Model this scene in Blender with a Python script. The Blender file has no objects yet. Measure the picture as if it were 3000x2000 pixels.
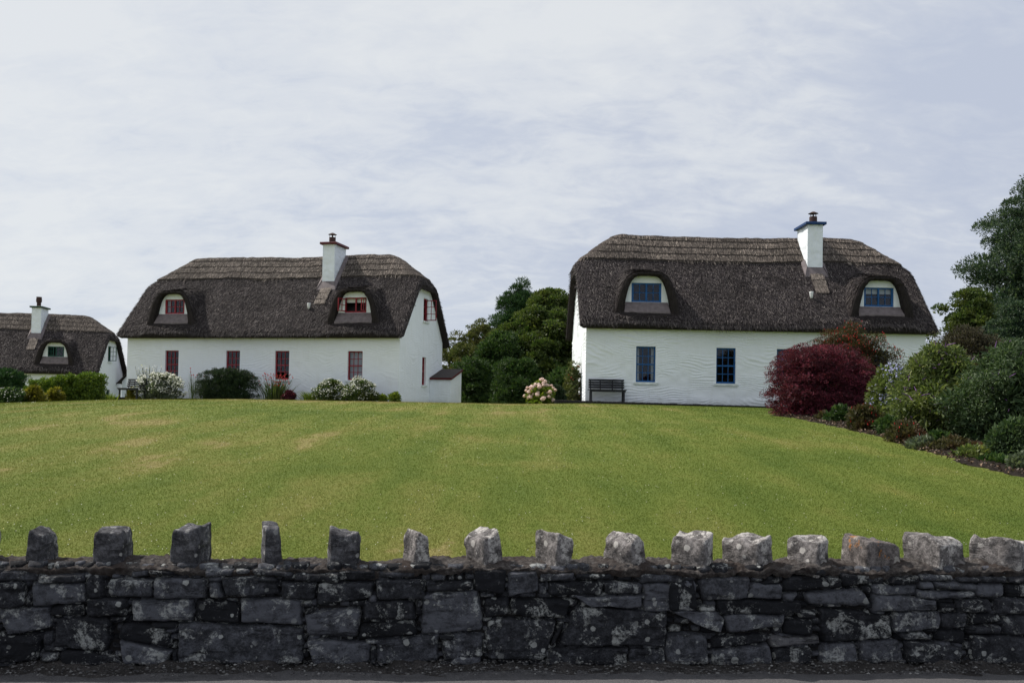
import bpy, bmesh, math, random
import numpy as np
from mathutils import Matrix, Vector
R = math.radians
sc = bpy.context.scene
col = sc.collection
rng = np.random.default_rng(7)
random.seed(7)

# ------------------------------------------------------------------ camera
F = 2600.0                       # focal length in pixels of the 3000 px wide photograph
PITCH, ROLL, SHIFT = 1.2, 1.0, 0.0452
cd = bpy.data.cameras.new('camera'); cam = bpy.data.objects.new('camera', cd); col.objects.link(cam)
cd.sensor_width = 36; cd.lens = 36 * F / 3000; cd.shift_y = SHIFT; cd.clip_start = 0.1; cd.clip_end = 6000
CM = Matrix.Translation((0, 0, 1.6)) @ Matrix.Rotation(R(90 + PITCH), 4, 'X') @ Matrix.Rotation(R(ROLL), 4, 'Z')
cam.matrix_world = CM
sc.camera = cam

# ------------------------------------------------------------------ light
SUN_AZ, SUN_EL = 64.0, 50.0      # to the left of straight ahead, above the horizon
sd = bpy.data.lights.new('sun', 'SUN'); sun = bpy.data.objects.new('sun', sd); col.objects.link(sun)
sd.energy = 5.0; sd.angle = R(0.6); sd.color = (1.0, 0.93, 0.84)
sv = Vector((-math.sin(R(SUN_AZ)) * math.cos(R(SUN_EL)), math.cos(R(SUN_AZ)) * math.cos(R(SUN_EL)), math.sin(R(SUN_EL))))
sun.rotation_euler = sv.to_track_quat('Z', 'Y').to_euler()
sun.location = sv * 60

w = bpy.data.worlds.new('World'); sc.world = w; w.use_nodes = True
nt = w.node_tree; nt.nodes.clear()
def N(nt, t, **k):
    n = nt.nodes.new(t)
    for a, b in k.items():
        if a.startswith('i_'):
            key = a[2:]
            n.inputs[int(key) if key.isdigit() else key.replace('_', ' ')].default_value = b
        else: setattr(n, a, b)
    return n
def LK(nt, a, b): nt.links.new(a, b)
def ramp(nt, fac, stops, interp='LINEAR'):
    n = nt.nodes.new('ShaderNodeValToRGB'); n.color_ramp.interpolation = interp
    e = n.color_ramp.elements
    while len(e) < len(stops): e.new(0.5)
    for q, (p, c) in zip(e, stops):
        q.position = p; q.color = (c[0], c[1], c[2], 1) if hasattr(c, '__len__') else (c, c, c, 1)
    nt.links.new(fac, n.inputs['Fac']); return n.outputs['Color']
def mixc(nt, f, a, b, blend='MIX'):
    n = nt.nodes.new('ShaderNodeMix'); n.data_type = 'RGBA'; n.blend_type = blend
    for s, v in ((0, f), (6, a), (7, b)):
        if hasattr(v, 'is_linked'): nt.links.new(v, n.inputs[s])
        else: n.inputs[s].default_value = v if s == 0 else (v[0], v[1], v[2], 1)
    return n.outputs[2]
def mth(nt, op, a, b=0.0, clamp=False):
    n = nt.nodes.new('ShaderNodeMath'); n.operation = op; n.use_clamp = clamp
    for s, v in ((0, a), (1, b)):
        if hasattr(v, 'is_linked'): nt.links.new(v, n.inputs[s])
        else: n.inputs[s].default_value = v
    return n.outputs[0]
tc = N(nt, 'ShaderNodeTexCoord')
sep = N(nt, 'ShaderNodeSeparateXYZ'); LK(nt, tc.outputs['Generated'], sep.inputs[0])
zp = mth(nt, 'ADD', mth(nt, 'MAXIMUM', sep.outputs['Z'], 0.0), 0.38)
cx = mth(nt, 'DIVIDE', sep.outputs['X'], zp); cy = mth(nt, 'DIVIDE', sep.outputs['Y'], zp)
cmb = N(nt, 'ShaderNodeCombineXYZ'); LK(nt, cx, cmb.inputs[0]); LK(nt, cy, cmb.inputs[1])
mp = N(nt, 'ShaderNodeMapping'); LK(nt, cmb.outputs[0], mp.inputs[0])
mp.inputs['Scale'].default_value = (1.5, 2.6, 1); mp.inputs['Rotation'].default_value = (0, 0, 0.35); mp.inputs['Location'].default_value = (2.3, 0.4, 0)
n1 = N(nt, 'ShaderNodeTexNoise', i_Scale=1.0, i_Detail=7.0, i_Roughness=0.55, i_Distortion=0.35); LK(nt, mp.outputs[0], n1.inputs['Vector'])
n2 = N(nt, 'ShaderNodeTexNoise', i_Scale=5.0, i_Detail=6.0, i_Roughness=0.6, i_Distortion=0.6); LK(nt, mp.outputs[0], n2.inputs['Vector'])
n3 = N(nt, 'ShaderNodeTexNoise', i_Scale=11.0, i_Detail=5.0, i_Roughness=0.6, i_Distortion=0.8); LK(nt, mp.outputs[0], n3.inputs['Vector'])
side = mth(nt, 'MULTIPLY', sep.outputs['X'], -0.30)
hi = mth(nt, 'MULTIPLY', sep.outputs['Z'], 0.45)
cm = mth(nt, 'ADD', mth(nt, 'ADD', mth(nt, 'ADD', mth(nt, 'MULTIPLY', n1.outputs[0], 0.95), mth(nt, 'MULTIPLY', n3.outputs[0], 0.24)), mth(nt, 'MULTIPLY', n2.outputs[0], 0.50)), mth(nt, 'ADD', side, hi))
mask = ramp(nt, mth(nt, 'MULTIPLY', cm, 0.8), [(0.58, 0.0), (0.68, 0.22), (0.79, 0.68), (0.93, 1.0)])
base = ramp(nt, sep.outputs['Z'], [(0.0, (0.62, 0.68, 0.78)), (0.18, (0.56, 0.62, 0.74)), (0.45, (0.60, 0.66, 0.77)), (1.0, (0.50, 0.56, 0.70))])
xg = ramp(nt, mth(nt, 'MULTIPLY_ADD', sep.outputs['X'], 1.0), [(0.0, 0.0), (0.6, 1.0)])
base = mixc(nt, mth(nt, 'MULTIPLY', xg, 0.30), base, (0.47, 0.50, 0.62))
ccol = mixc(nt, mask, base, (0.79, 0.815, 0.84))
bk = ramp(nt, mth(nt, 'ADD', sep.outputs['Y'], 0.5), [(0.0, 0.97), (0.75, 1.0)])      # the half of the sky away from the sun is duller
ccol = mixc(nt, 1.0, ccol, bk, 'MULTIPLY')
sky = N(nt, 'ShaderNodeTexSky'); sky.sky_type = 'NISHITA'; sky.sun_disc = False
sky.sun_elevation = R(SUN_EL); sky.sun_rotation = R(-SUN_AZ)
bg1 = N(nt, 'ShaderNodeBackground', i_Strength=0.1); LK(nt, sky.outputs[0], bg1.inputs[0])
bg2 = N(nt, 'ShaderNodeBackground', i_Strength=1.0); LK(nt, ccol, bg2.inputs[0])
mx = N(nt, 'ShaderNodeMixShader', i_0=0.92); LK(nt, bg1.outputs[0], mx.inputs[1]); LK(nt, bg2.outputs[0], mx.inputs[2])
wo = N(nt, 'ShaderNodeOutputWorld'); LK(nt, mx.outputs[0], wo.inputs[0])
sc.view_settings.view_transform = 'Standard'; sc.view_settings.look = 'None'
sc.view_settings.exposure = 0.0; sc.view_settings.gamma = 1.0; sc.view_settings.use_curve_mapping = False

# ------------------------------------------------------------------ pixel helpers (rays through the photograph's own pixels)
def ray(px, py):
    d = Vector(((px - 1500) / F, (1000 + SHIFT * 3000 - py) / F, -1.0))
    return (CM.to_3x3() @ d)
CO = Vector((0, 0, 1.6))
def at(px, py, Y):
    d = ray(px, py); return CO + d * (Y / d.y)
def hit_plane(px, py, p0, n):
    d = ray(px, py); t = (Vector(p0) - CO).dot(n) / d.dot(n); return CO + d * t

# ------------------------------------------------------------------ mesh helpers
def fast_mesh(name, V, Q, mats, mat_idx=None, smooth=False):
    """V (n,3) float, Q list/array of faces (all the same corner count) or list of arrays"""
    me = bpy.data.meshes.new(name)
    Qs = [np.asarray(q, dtype=np.int32) for q in (Q if isinstance(Q, list) and len(Q) and hasattr(Q[0], 'shape') and Q[0].ndim == 2 else [np.asarray(Q)])]
    Qs = [q for q in Qs if q.size]
    V = np.asarray(V, dtype=np.float32)
    me.vertices.add(len(V)); me.vertices.foreach_set('co', V.ravel())
    loops = np.concatenate([q.ravel() for q in Qs]); cnt = np.concatenate([np.full(len(q), q.shape[1], dtype=np.int32) for q in Qs])
    me.loops.add(len(loops)); me.loops.foreach_set('vertex_index', loops.astype(np.int32))
    me.polygons.add(len(cnt)); st = np.zeros(len(cnt), dtype=np.int32); st[1:] = np.cumsum(cnt)[:-1]
    me.polygons.foreach_set('loop_start', st); me.polygons.foreach_set('loop_total', cnt)
    for m in (mats if isinstance(mats, (list, tuple)) else [mats]): me.materials.append(m)
    if mat_idx is not None: me.polygons.foreach_set('material_index', np.asarray(mat_idx, dtype=np.int32))
    me.polygons.foreach_set('use_smooth', np.full(len(cnt), smooth))
    me.update(calc_edges=True); me.validate()
    return me
def tag(o, label=None, cat=None, group=None, kind=None):
    if label: o['label'] = label
    if cat: o['category'] = cat
    if group: o['group'] = group
    if kind: o['kind'] = kind
    return o
def link(name, me, parent=None):
    o = bpy.data.objects.new(name, me); col.objects.link(o)
    if parent is not None: o.parent = parent
    return o
def empty(name, loc, rz=0.0):
    o = bpy.data.objects.new(name, None); col.objects.link(o); o.location = loc; o.rotation_euler = (0, 0, rz)
    o.empty_display_size = 0.3; return o
class MB:
    def __init__(s): s.v = []; s.f = []; s.m = []
    def quad(s, a, b, c, d, m=0, M=None):
        n = len(s.v)
        for p in (a, b, c, d): s.v.append(tuple(M @ Vector(p)) if M else tuple(p))
        s.f.append((n, n + 1, n + 2, n + 3)); s.m.append(m)
    def box(s, x0, x1, y0, y1, z0, z1, M=None, m=0, taper=0.0):
        n = len(s.v); t = taper
        P = [(x0, y0, z0), (x1, y0, z0), (x1, y1, z0), (x0, y1, z0), (x0 + t, y0 + t, z1), (x1 - t, y0 + t, z1), (x1 - t, y1 - t, z1), (x0 + t, y1 - t, z1)]
        for p in P: s.v.append(tuple(M @ Vector(p)) if M else p)
        for f in ((3, 2, 1, 0), (4, 5, 6, 7), (0, 1, 5, 4), (1, 2, 6, 5), (2, 3, 7, 6), (3, 0, 4, 7)):
            s.f.append(tuple(n + i for i in f)); s.m.append(m)
    def ring_tube(s, pts, rad, seg=7, m=0, cap=True):
        n0 = len(s.v)
        for i, p in enumerate(pts):
            p = Vector(p); a = Vector(pts[max(0, i - 1)]); b = Vector(pts[min(len(pts) - 1, i + 1)])
            d = (b - a).normalized() if (b - a).length > 1e-6 else Vector((0, 0, 1))
            u = d.orthogonal().normalized(); v = d.cross(u)
            r = rad[i] if hasattr(rad, '__len__') else rad
            for k in range(seg):
                an = 2 * math.pi * k / seg
                s.v.append(tuple(p + (u * math.cos(an) + v * math.sin(an)) * r))
        for i in range(len(pts) - 1):
            for k in range(seg):
                a = n0 + i * seg + k; b = n0 + i * seg + (k + 1) % seg
                s.f.append((a, b, b + seg, a + seg)); s.m.append(m)
        if cap:
            s.f.append(tuple(n0 + k for k in reversed(range(seg)))); s.m.append(m)
            s.f.append(tuple(n0 + (len(pts) - 1) * seg + k for k in range(seg))); s.m.append(m)
    def lathe(s, prof, c, seg=16, m=0):
        n0 = len(s.v)
        for r, z in prof:
            for k in range(seg):
                a = 2 * math.pi * k / seg; s.v.append((c[0] + r * math.cos(a), c[1] + r * math.sin(a), c[2] + z))
        for i in range(len(prof) - 1):
            for k in range(seg):
                a = n0 + i * seg + k; b = n0 + i * seg + (k + 1) % seg
                s.f.append((a, b, b + seg, a + seg)); s.m.append(m)
    def build(s, name, mats, parent=None, smooth=False, bevel=0.0):
        me = bpy.data.meshes.new(name); me.from_pydata(s.v, [], s.f)
        for m in (mats if isinstance(mats, (list, tuple)) else [mats]): me.materials.append(m)
        me.polygons.foreach_set('material_index', s.m)
        me.polygons.foreach_set('use_smooth', [smooth] * len(s.f))
        if bevel:
            bm = bmesh.new(); bm.from_mesh(me)
            bmesh.ops.bevel(bm, geom=bm.edges[:], offset=bevel, segments=1, affect='EDGES', clamp_overlap=True)
            bm.to_mesh(me); bm.free()
        me.update(); return link(name, me, parent)
# numpy value noise
def _h(ix, iy, iz, s):
    n = (ix.astype(np.int64) * 374761393 + iy.astype(np.int64) * 668265263 + iz.astype(np.int64) * 2147483647 + s * 144665) & 0xffffffff
    n = ((n ^ (n >> 13)) * 1274126177) & 0xffffffff
    n = ((n ^ (n >> 16)) * 2246822519) & 0xffffffff
    return ((n ^ (n >> 15)) & 0xffffff) / float(0xffffff)
def vn(x, y, z=0.0, s=0):
    x, y, z = np.broadcast_arrays(np.asarray(x, float), np.asarray(y, float), np.asarray(z, float))
    ix, iy, iz = np.floor(x), np.floor(y), np.floor(z)
    fx, fy, fz = x - ix, y - iy, z - iz
    fx = fx * fx * (3 - 2 * fx); fy = fy * fy * (3 - 2 * fy); fz = fz * fz * (3 - 2 * fz)
    r = 0
    for a in (0, 1):
        for b in (0, 1):
            for c in (0, 1):
                r = r + _h(ix + a, iy + b, iz + c, s) * (fx if a else 1 - fx) * (fy if b else 1 - fy) * (fz if c else 1 - fz)
    return r * 2 - 1
def fbm(x, y, z=0.0, o=4, s=0, g=0.5):
    r = 0; a = 1.0; f = 1.0
    for i in range(o):
        r = r + a * vn(np.asarray(x) * f, np.asarray(y) * f, np.asarray(z) * f, s + i); a *= g; f *= 2.03
    return r
def sstep(e0, e1, x):
    t = np.clip((x - e0) / (e1 - e0), 0, 1); return t * t * (3 - 2 * t)
def grid_faces(nx, ny):
    i = np.arange((nx - 1) * (ny - 1)); a = i // (ny - 1) * ny + i % (ny - 1)
    return np.stack([a, a + ny, a + ny + 1, a + 1], 1)

# ------------------------------------------------------------------ materials
def new_mat(name):
    m = bpy.data.materials.new(name); m.use_nodes = True; nt = m.node_tree
    return m, nt, nt.nodes['Principled BSDF']
def pbsdf(b, rough=0.8, spec=0.3):
    b.inputs['Roughness'].default_value = rough; b.inputs['Specular IOR Level'].default_value = spec
def bump(nt, b, h, strength=0.5, dist=0.02):
    n = N(nt, 'ShaderNodeBump', i_Strength=strength, i_Distance=dist); LK(nt, h, n.inputs['Height']); LK(nt, n.outputs[0], b.inputs['Normal'])
def noise(nt, vec, scale, detail=4.0, rough=0.55, dist=0.0):
    n = N(nt, 'ShaderNodeTexNoise', i_Scale=scale, i_Detail=detail, i_Roughness=rough, i_Distortion=dist)
    if vec is not None: LK(nt, vec, n.inputs['Vector'])
    return n.outputs[0]
def mapping(nt, vec, scale=(1, 1, 1), rot=(0, 0, 0)):
    n = N(nt, 'ShaderNodeMapping'); n.inputs['Scale'].default_value = scale; n.inputs['Rotation'].default_value = rot
    LK(nt, vec, n.inputs[0]); return n.outputs[0]
def objco(nt): return N(nt, 'ShaderNodeTexCoord').outputs['Object']
def island(nt): return N(nt, 'ShaderNodeNewGeometry').outputs['Random Per Island']
def paint(name, c, rough=0.55, var=0.12):
    m, nt, b = new_mat(name); pbsdf(b, rough, 0.35); o = objco(nt)
    f = noise(nt, o, 7, 5); LK(nt, mixc(nt, ramp(nt, f, [(0.35, 0.0), (0.7, 1.0)]), [q * (1 - var * 2) for q in c], [min(1, q * (1 + var)) for q in c]), b.inputs['Base Color'])
    bump(nt, b, noise(nt, o, 60, 3), 0.2, 0.003); return m
def plaster(name, c, stain=(0.42, 0.43, 0.36)):
    m, nt, b = new_mat(name); pbsdf(b, 0.85, 0.15); o = objco(nt)
    big = ramp(nt, noise(nt, o, 0.9, 5, 0.6), [(0.42, 0.0), (0.75, 1.0)])
    st = ramp(nt, noise(nt, mapping(nt, o, (3, 3, 0.5)), 1.6, 6, 0.65), [(0.52, 0.0), (0.8, 1.0)])
    c1 = mixc(nt, mth(nt, 'MULTIPLY', big, 0.10), c, [q * 0.8 for q in c])
    c2 = mixc(nt, mth(nt, 'MULTIPLY', st, 0.16), c1, stain)
    sp = N(nt, 'ShaderNodeSeparateXYZ'); LK(nt, o, sp.inputs[0])
    low = mth(nt, 'MULTIPLY', ramp(nt, mth(nt, 'ADD', sp.outputs[2], mth(nt, 'MULTIPLY', noise(nt, o, 5, 4), 0.3)), [(0.12, 1.0), (0.36, 0.0)]), 0.45)
    c3 = mixc(nt, low, c2, (0.30, 0.32, 0.27))
    LK(nt, c3, b.inputs['Base Color'])
    bump(nt, b, noise(nt, o, 26, 6, 0.7), 0.7, 0.012); return m
def thatch_base(name, cols):
    m, nt, b = new_mat(name); pbsdf(b, 0.95, 0.1); o = objco(nt)
    f = noise(nt, mapping(nt, o, (30, 5, 5)), 1.0, 5, 0.7)
    g = noise(nt, o, 1.3, 4)
    c = mixc(nt, ramp(nt, f, [(0.3, 0.0), (0.75, 1.0)]), cols[0], cols[1]); c = mixc(nt, ramp(nt, g, [(0.4, 0.0), (0.75, 0.6)]), c, cols[2])
    LK(nt, c, b.inputs['Base Color']); bump(nt, b, f, 1.0, 0.05); return m
def straw(name, stops):
    m, nt, b = new_mat(name); pbsdf(b, 0.8, 0.2)
    r = ramp(nt, island(nt), stops)
    g = ramp(nt, noise(nt, objco(nt), 0.9, 4), [(0.35, 0.62), (0.7, 1.25)])
    LK(nt, mixc(nt, 1.0, r, g, 'MULTIPLY'), b.inputs['Base Color']); return m
def leafmat(name, stops, trans=0.3, patch=None, rough=0.5):
    m, nt, b = new_mat(name); pbsdf(b, rough, 0.3)
    c = ramp(nt, island(nt), stops)
    if patch: c = mixc(nt, mth(nt, 'MULTIPLY', ramp(nt, noise(nt, objco(nt), patch[0], 3), [(0.45, 0.0), (0.62, 1.0)]), patch[2]), c, patch[1])
    LK(nt, c, b.inputs['Base Color'])
    if trans:
        t = N(nt, 'ShaderNodeBsdfTranslucent'); LK(nt, mixc(nt, 1.0, c, (1.25, 1.35, 0.7), 'MULTIPLY'), t.inputs[0])
        mx = N(nt, 'ShaderNodeMixShader', i_0=trans); out = nt.nodes['Material Output']
        LK(nt, b.outputs[0], mx.inputs[1]); LK(nt, t.outputs[0], mx.inputs[2]); LK(nt, mx.outputs[0], out.inputs[0])
    return m
def glassmat():
    m, nt, b = new_mat('window_glass'); out = nt.nodes['Material Output']
    g = N(nt, 'ShaderNodeBsdfGlossy', i_Roughness=0.03); g.inputs[0].default_value = (0.8, 0.87, 1, 1)
    t = N(nt, 'ShaderNodeBsdfTransparent'); t.inputs[0].default_value = (0.72, 0.76, 0.8, 1)
    mx = N(nt, 'ShaderNodeMixShader', i_0=0.045)
    LK(nt, t.outputs[0], mx.inputs[1]); LK(nt, g.outputs[0], mx.inputs[2]); LK(nt, mx.outputs[0], out.inputs[0]); return m
GLASS = glassmat()
def lawncol(nt, pos):
    """mown turf colour by position: greener and strawier patches, faint mowing bands"""
    a = noise(nt, mapping(nt, pos, (0.22, 0.22, 0.2)), 1.0, 5, 0.6, 0.4)
    b_ = noise(nt, mapping(nt, pos, (1.9, 0.45, 1)), 1.0, 4, 0.6)
    d = noise(nt, pos, 9.0, 3, 0.6)
    s = N(nt, 'ShaderNodeSeparateXYZ'); LK(nt, pos, s.inputs[0])
    xx = mth(nt, 'ADD', mth(nt, 'MULTIPLY', s.outputs[0], 5.2), mth(nt, 'MULTIPLY', s.outputs[1], -0.12))
    band = mth(nt, 'MULTIPLY', mth(nt, 'SINE', xx), 0.04)
    t = mth(nt, 'ADD', mth(nt, 'ADD', mth(nt, 'MULTIPLY', a, 0.85), mth(nt, 'MULTIPLY', b_, 0.52)), mth(nt, 'ADD', band, mth(nt, 'MULTIPLY', d, 0.16)))
    rt = ramp(nt, mth(nt, 'MULTIPLY', s.outputs[0], 0.14), [(0.0, 0.0), (1.0, 1.0)])
    fy = ramp(nt, mth(nt, 'MULTIPLY', mth(nt, 'SUBTRACT', s.outputs[1], 20.0), 0.1), [(0.0, 0.0), (1.0, 1.0)])
    t = mth(nt, 'ADD', t, mth(nt, 'ADD', mth(nt, 'MULTIPLY', fy, 0.08), 0.07))
    t = mth(nt, 'SUBTRACT', t, mth(nt, 'MULTIPLY', rt, 0.13))
    return ramp(nt, t, [(0.55, (0.078, 0.122, 0.019)), (0.80, (0.126, 0.163, 0.030)), (0.97, (0.180, 0.188, 0.048)), (1.0, (0.24, 0.215, 0.08))])
def lawn_mat(name, blades):
    m, nt, b = new_mat(name); pbsdf(b, 0.85, 0.12); g = N(nt, 'ShaderNodeNewGeometry')
    c = lawncol(nt, g.outputs['Position'])
    if blades:
        v = ramp(nt, g.outputs['Random Per Island'], [(0.0, 0.88), (0.5, 1.0), (0.96, 1.12), (0.988, 1.4), (1.0, 2.1)])
        c = mixc(nt, 1.0, c, v, 'MULTIPLY')
        t = N(nt, 'ShaderNodeBsdfTranslucent'); LK(nt, c, t.inputs[0]); mx = N(nt, 'ShaderNodeMixShader', i_0=0.35)
        LK(nt, b.outputs[0], mx.inputs[1]); LK(nt, t.outputs[0], mx.inputs[2]); LK(nt, mx.outputs[0], nt.nodes['Material Output'].inputs[0])
    else:
        v = ramp(nt, noise(nt, g.outputs['Position'], 45, 4, 0.7), [(0.3, 0.75), (0.7, 1.15)]); c = mixc(nt, 1.0, c, v, 'MULTIPLY')
        bump(nt, b, noise(nt, g.outputs['Position'], 60, 4, 0.7), 0.8, 0.02)
    LK(nt, c, b.inputs['Base Color']); return m
def stone_mat(name, dark, mid, light, lich=0.55, orange=0.0, seed=0.0):
    m, nt, b = new_mat(name); pbsdf(b, 0.9, 0.2); o = objco(nt)
    mpn = N(nt, 'ShaderNodeMapping'); mpn.inputs['Location'].default_value = (seed * 3.7, seed, seed * 1.9); LK(nt, o, mpn.inputs[0]); o = mpn.outputs[0]
    isl = island(nt)
    f1 = noise(nt, o, 13, 8, 0.72); f2 = noise(nt, o, 42, 6, 0.8)
    off = N(nt, 'ShaderNodeVectorMath', operation='ADD'); cb = N(nt, 'ShaderNodeCombineXYZ'); LK(nt, mth(nt, 'MULTIPLY', isl, 31.0), cb.inputs[0]); LK(nt, mth(nt, 'MULTIPLY', isl, 17.0), cb.inputs[2])
    LK(nt, o, off.inputs[0]); LK(nt, cb.outputs[0], off.inputs[1]); oi = off.outputs[0]
    f3 = noise(nt, o, 120, 3, 0.7)
    t = mth(nt, 'ADD', mth(nt, 'ADD', mth(nt, 'MULTIPLY', f1, 0.58), mth(nt, 'MULTIPLY', f3, 0.22)), mth(nt, 'ADD', mth(nt, 'MULTIPLY', f2, 0.42), mth(nt, 'MULTIPLY', mth(nt, 'SUBTRACT', isl, 0.5), 0.34)))
    c = ramp(nt, t, [(0.50, dark), (0.63, mid), (0.76, [q * 2.6 for q in mid])])
    # pale crustose lichen: ragged sheets and round spots
    sheet = ramp(nt, mth(nt, 'ADD', mth(nt, 'MULTIPLY', noise(nt, oi, 5.5, 8, 0.72, 0.6), 0.95), mth(nt, 'MULTIPLY', noise(nt, oi, 60, 4, 0.8), 0.22)), [(0.75 - 0.12 * lich, 0.0), (0.80 - 0.12 * lich, 0.85)])
    vo = N(nt, 'ShaderNodeTexVoronoi', i_Scale=15.0, i_Randomness=1.0); LK(nt, oi, vo.inputs['Vector'])
    vs = N(nt, 'ShaderNodeSeparateColor'); LK(nt, vo.outputs['Color'], vs.inputs[0])
    rad = mth(nt, 'MULTIPLY', mth(nt, 'POWER', vs.outputs[0], 2.5), 0.34)
    dd = mth(nt, 'SUBTRACT', mth(nt, 'ADD', vo.outputs['Distance'], mth(nt, 'MULTIPLY', mth(nt, 'SUBTRACT', noise(nt, oi, 70, 3), 0.5), 0.22)), rad)
    spot = ramp(nt, mth(nt, 'ADD', mth(nt, 'MULTIPLY', dd, -6.0), 0.5), [(0.35, 0.0), (0.6, 1.0)])
    spot = mth(nt, 'MULTIPLY', spot, ramp(nt, noise(nt, oi, 3.0, 2), [(0.40, 0.0), (0.52, 1.0)]))
    lic = mth(nt, 'MAXIMUM', mth(nt, 'MULTIPLY', sheet, ramp(nt, f2, [(0.42, 0.12), (0.55, 1.0)])), mth(nt, 'MULTIPLY', spot, 0.8))
    c = mixc(nt, lic, c, light)
    if orange:
        og = ramp(nt, mth(nt, 'ADD', mth(nt, 'MULTIPLY', noise(nt, oi, 6, 6, 0.7), 0.8), mth(nt, 'MULTIPLY', f2, 0.2)), [(0.66 - orange * 0.1, 0.0), (0.70 - orange * 0.1, 0.9)])
        c = mixc(nt, og, c, (0.42, 0.17, 0.03))
    crack = ramp(nt, noise(nt, mapping(nt, oi, (3, 3, 16)), 1.0, 6, 0.7), [(0.33, 0.0), (0.43, 1.0)])
    c = mixc(nt, mth(nt, 'MULTIPLY', mth(nt, 'SUBTRACT', 1.0, crack), 0.7), c, [q * 0.4 for q in dark])
    LK(nt, c, b.inputs['Base Color'])
    h = mth(nt, 'ADD', mth(nt, 'ADD', mth(nt, 'MULTIPLY', f1, 0.7), mth(nt, 'MULTIPLY', f2, 0.5)), mth(nt, 'MULTIPLY', crack, 0.35))
    bump(nt, b, h, 1.0, 0.035); return m
def simple(name, c, rough=0.8, scale=20, var=0.35, bs=0.3, metal=0.0):
    m, nt, b = new_mat(name); pbsdf(b, rough, 0.25); b.inputs['Metallic'].default_value = metal; o = objco(nt); f = noise(nt, o, scale, 5, 0.65)
    LK(nt, mixc(nt, ramp(nt, f, [(0.3, 0.0), (0.72, 1.0)]), [q * (1 - var) for q in c], [min(1, q * (1 + var)) for q in c]), b.inputs['Base Color'])
    bump(nt, b, f, bs, 0.01); return m

# ------------------------------------------------------------------ terrain
WP0 = np.array([-3.05, 5.29]); WP1 = np.array([3.29, 5.71])           # front face of the boundary wall on the road side
WD = (WP1 - WP0) / np.linalg.norm(WP1 - WP0); WN = np.array([-WD[1], WD[0]])   # along, and away from the road
WANG = math.atan2(WD[1], WD[0])
def wall_w(x, y): return (x - WP0[0]) * WN[0] + (y - WP0[1]) * WN[1]
CX = [-60, -25, -17, -12.5, -9, 0, 2.5, 8, 14, 30]; CZ = [0.2, 0.75, 1.37, 1.60, 1.68, 1.68, 1.74, 1.70, 1.62, 1.5]
def T(x, y):
    """height of the lawn: climbs from the boundary wall to the cottages, then falls gently behind"""
    x = np.asarray(x, float); y = np.asarray(y, float)
    w_ = wall_w(x, y); c = np.interp(x, CX, CZ)
    t = np.clip((w_ - 0.3) / 24.0, 0, 1)
    z = 0.50 + (c - 0.50) * (1 - (1 - t) ** 1.45)
    z = z + 0.03 * vn(x * 0.22, y * 0.16, 0, 3) * sstep(1, 6, w_) * (1 - sstep(15, 24, w_))
    z = z * (1 - sstep(39, 56, y)) + 0.35 * sstep(39, 56, y)
    z = np.where(w_ < 0.30, -0.05 + (z + 0.05) * sstep(0.10, 0.30, w_), z)
    return z
def Tz(x, y): return float(T(x, y))
def ground_hit(px, py):
    d = ray(px, py); ts = np.arange(5.75, 60, 0.02); X = d.x / d.y * ts; Z = 1.6 + d.z / d.y * ts
    k = np.where(Z <= T(X, ts))[0]
    i = k[0] if len(k) else len(ts) - 1
    return float(X[i]), float(ts[i])
LAWN = lawn_mat('mown_turf', False); BLADE = lawn_mat('grass_blade', True)
xs = np.unique(np.concatenate([np.linspace(-700, -45, 24), np.linspace(-45, 30, 240), np.linspace(30, 700, 24)]))
ys = np.unique(np.concatenate([[-40, -20, -5, 2], np.linspace(4, 9, 90), np.linspace(9, 60, 200), np.linspace(60, 1500, 30)]))
GX, GY = np.meshgrid(xs, ys, indexing='ij'); GZ = T(GX, GY)
tag(link('lawn', fast_mesh('lawn', np.stack([GX, GY, GZ], 2).reshape(-1, 3), grid_faces(len(xs), len(ys)), LAWN, smooth=True)), kind='structure')
# road and gravel verge in front of the wall
asph = simple('asphalt', (0.070, 0.070, 0.078), 0.9, 90, 0.45, 0.6)
m, nt_, b_ = new_mat('road_surface'); pbsdf(b_, 0.9, 0.2); o_ = objco(nt_)
f_ = noise(nt_, o_, 110, 4, 0.8); g_ = noise(nt_, o_, 1.2, 5)
c_ = ramp(nt_, f_, [(0.32, (0.05, 0.05, 0.056)), (0.55, (0.11, 0.108, 0.115)), (0.78, (0.24, 0.235, 0.235))])
LK(nt_, mixc(nt_, ramp(nt_, g_, [(0.4, 0.0), (0.7, 0.5)]), c_, (0.075, 0.073, 0.078)), b_.inputs['Base Color']); bump(nt_, b_, f_, 0.8, 0.012); ROADM = m
nx, ny = 160, 60
U = np.linspace(-9, 9, nx); V = np.linspace(-7.5, 0.12, ny); UU, VV = np.meshgrid(U, V, indexing='ij')
WC = (WP0 + WP1) / 2
def wxy(u, v): return WC[0] + u * WD[0] + v * WN[0], WC[1] + u * WD[1] + v * WN[1]
X, Y = wxy(UU, VV)
tag(link('road', fast_mesh('road', np.stack([X, Y, 0.0 * X + 0.008 * vn(X * 2, Y * 2, 0, 9) - 0.005], 2).reshape(-1, 3), grid_faces(nx, ny), ROADM, smooth=True)), kind='structure')
gm, gnt, gb = new_mat('verge_dirt'); pbsdf(gb, 0.95, 0.1); go = objco(gnt)
gf = noise(gnt, go, 70, 6, 0.75)
LK(gnt, mixc(gnt, ramp(gnt, noise(gnt, go, 6, 5), [(0.45, 0.0), (0.65, 0.8)]), ramp(gnt, gf, [(0.35, (0.03, 0.028, 0.03)), (0.6, (0.075, 0.07, 0.068)), (0.78, (0.22, 0.21, 0.2))]), (0.028, 0.026, 0.026)), gb.inputs['Base Color']); bump(gnt, gb, gf, 1.0, 0.02)
nu, nv = 700, 24
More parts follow.
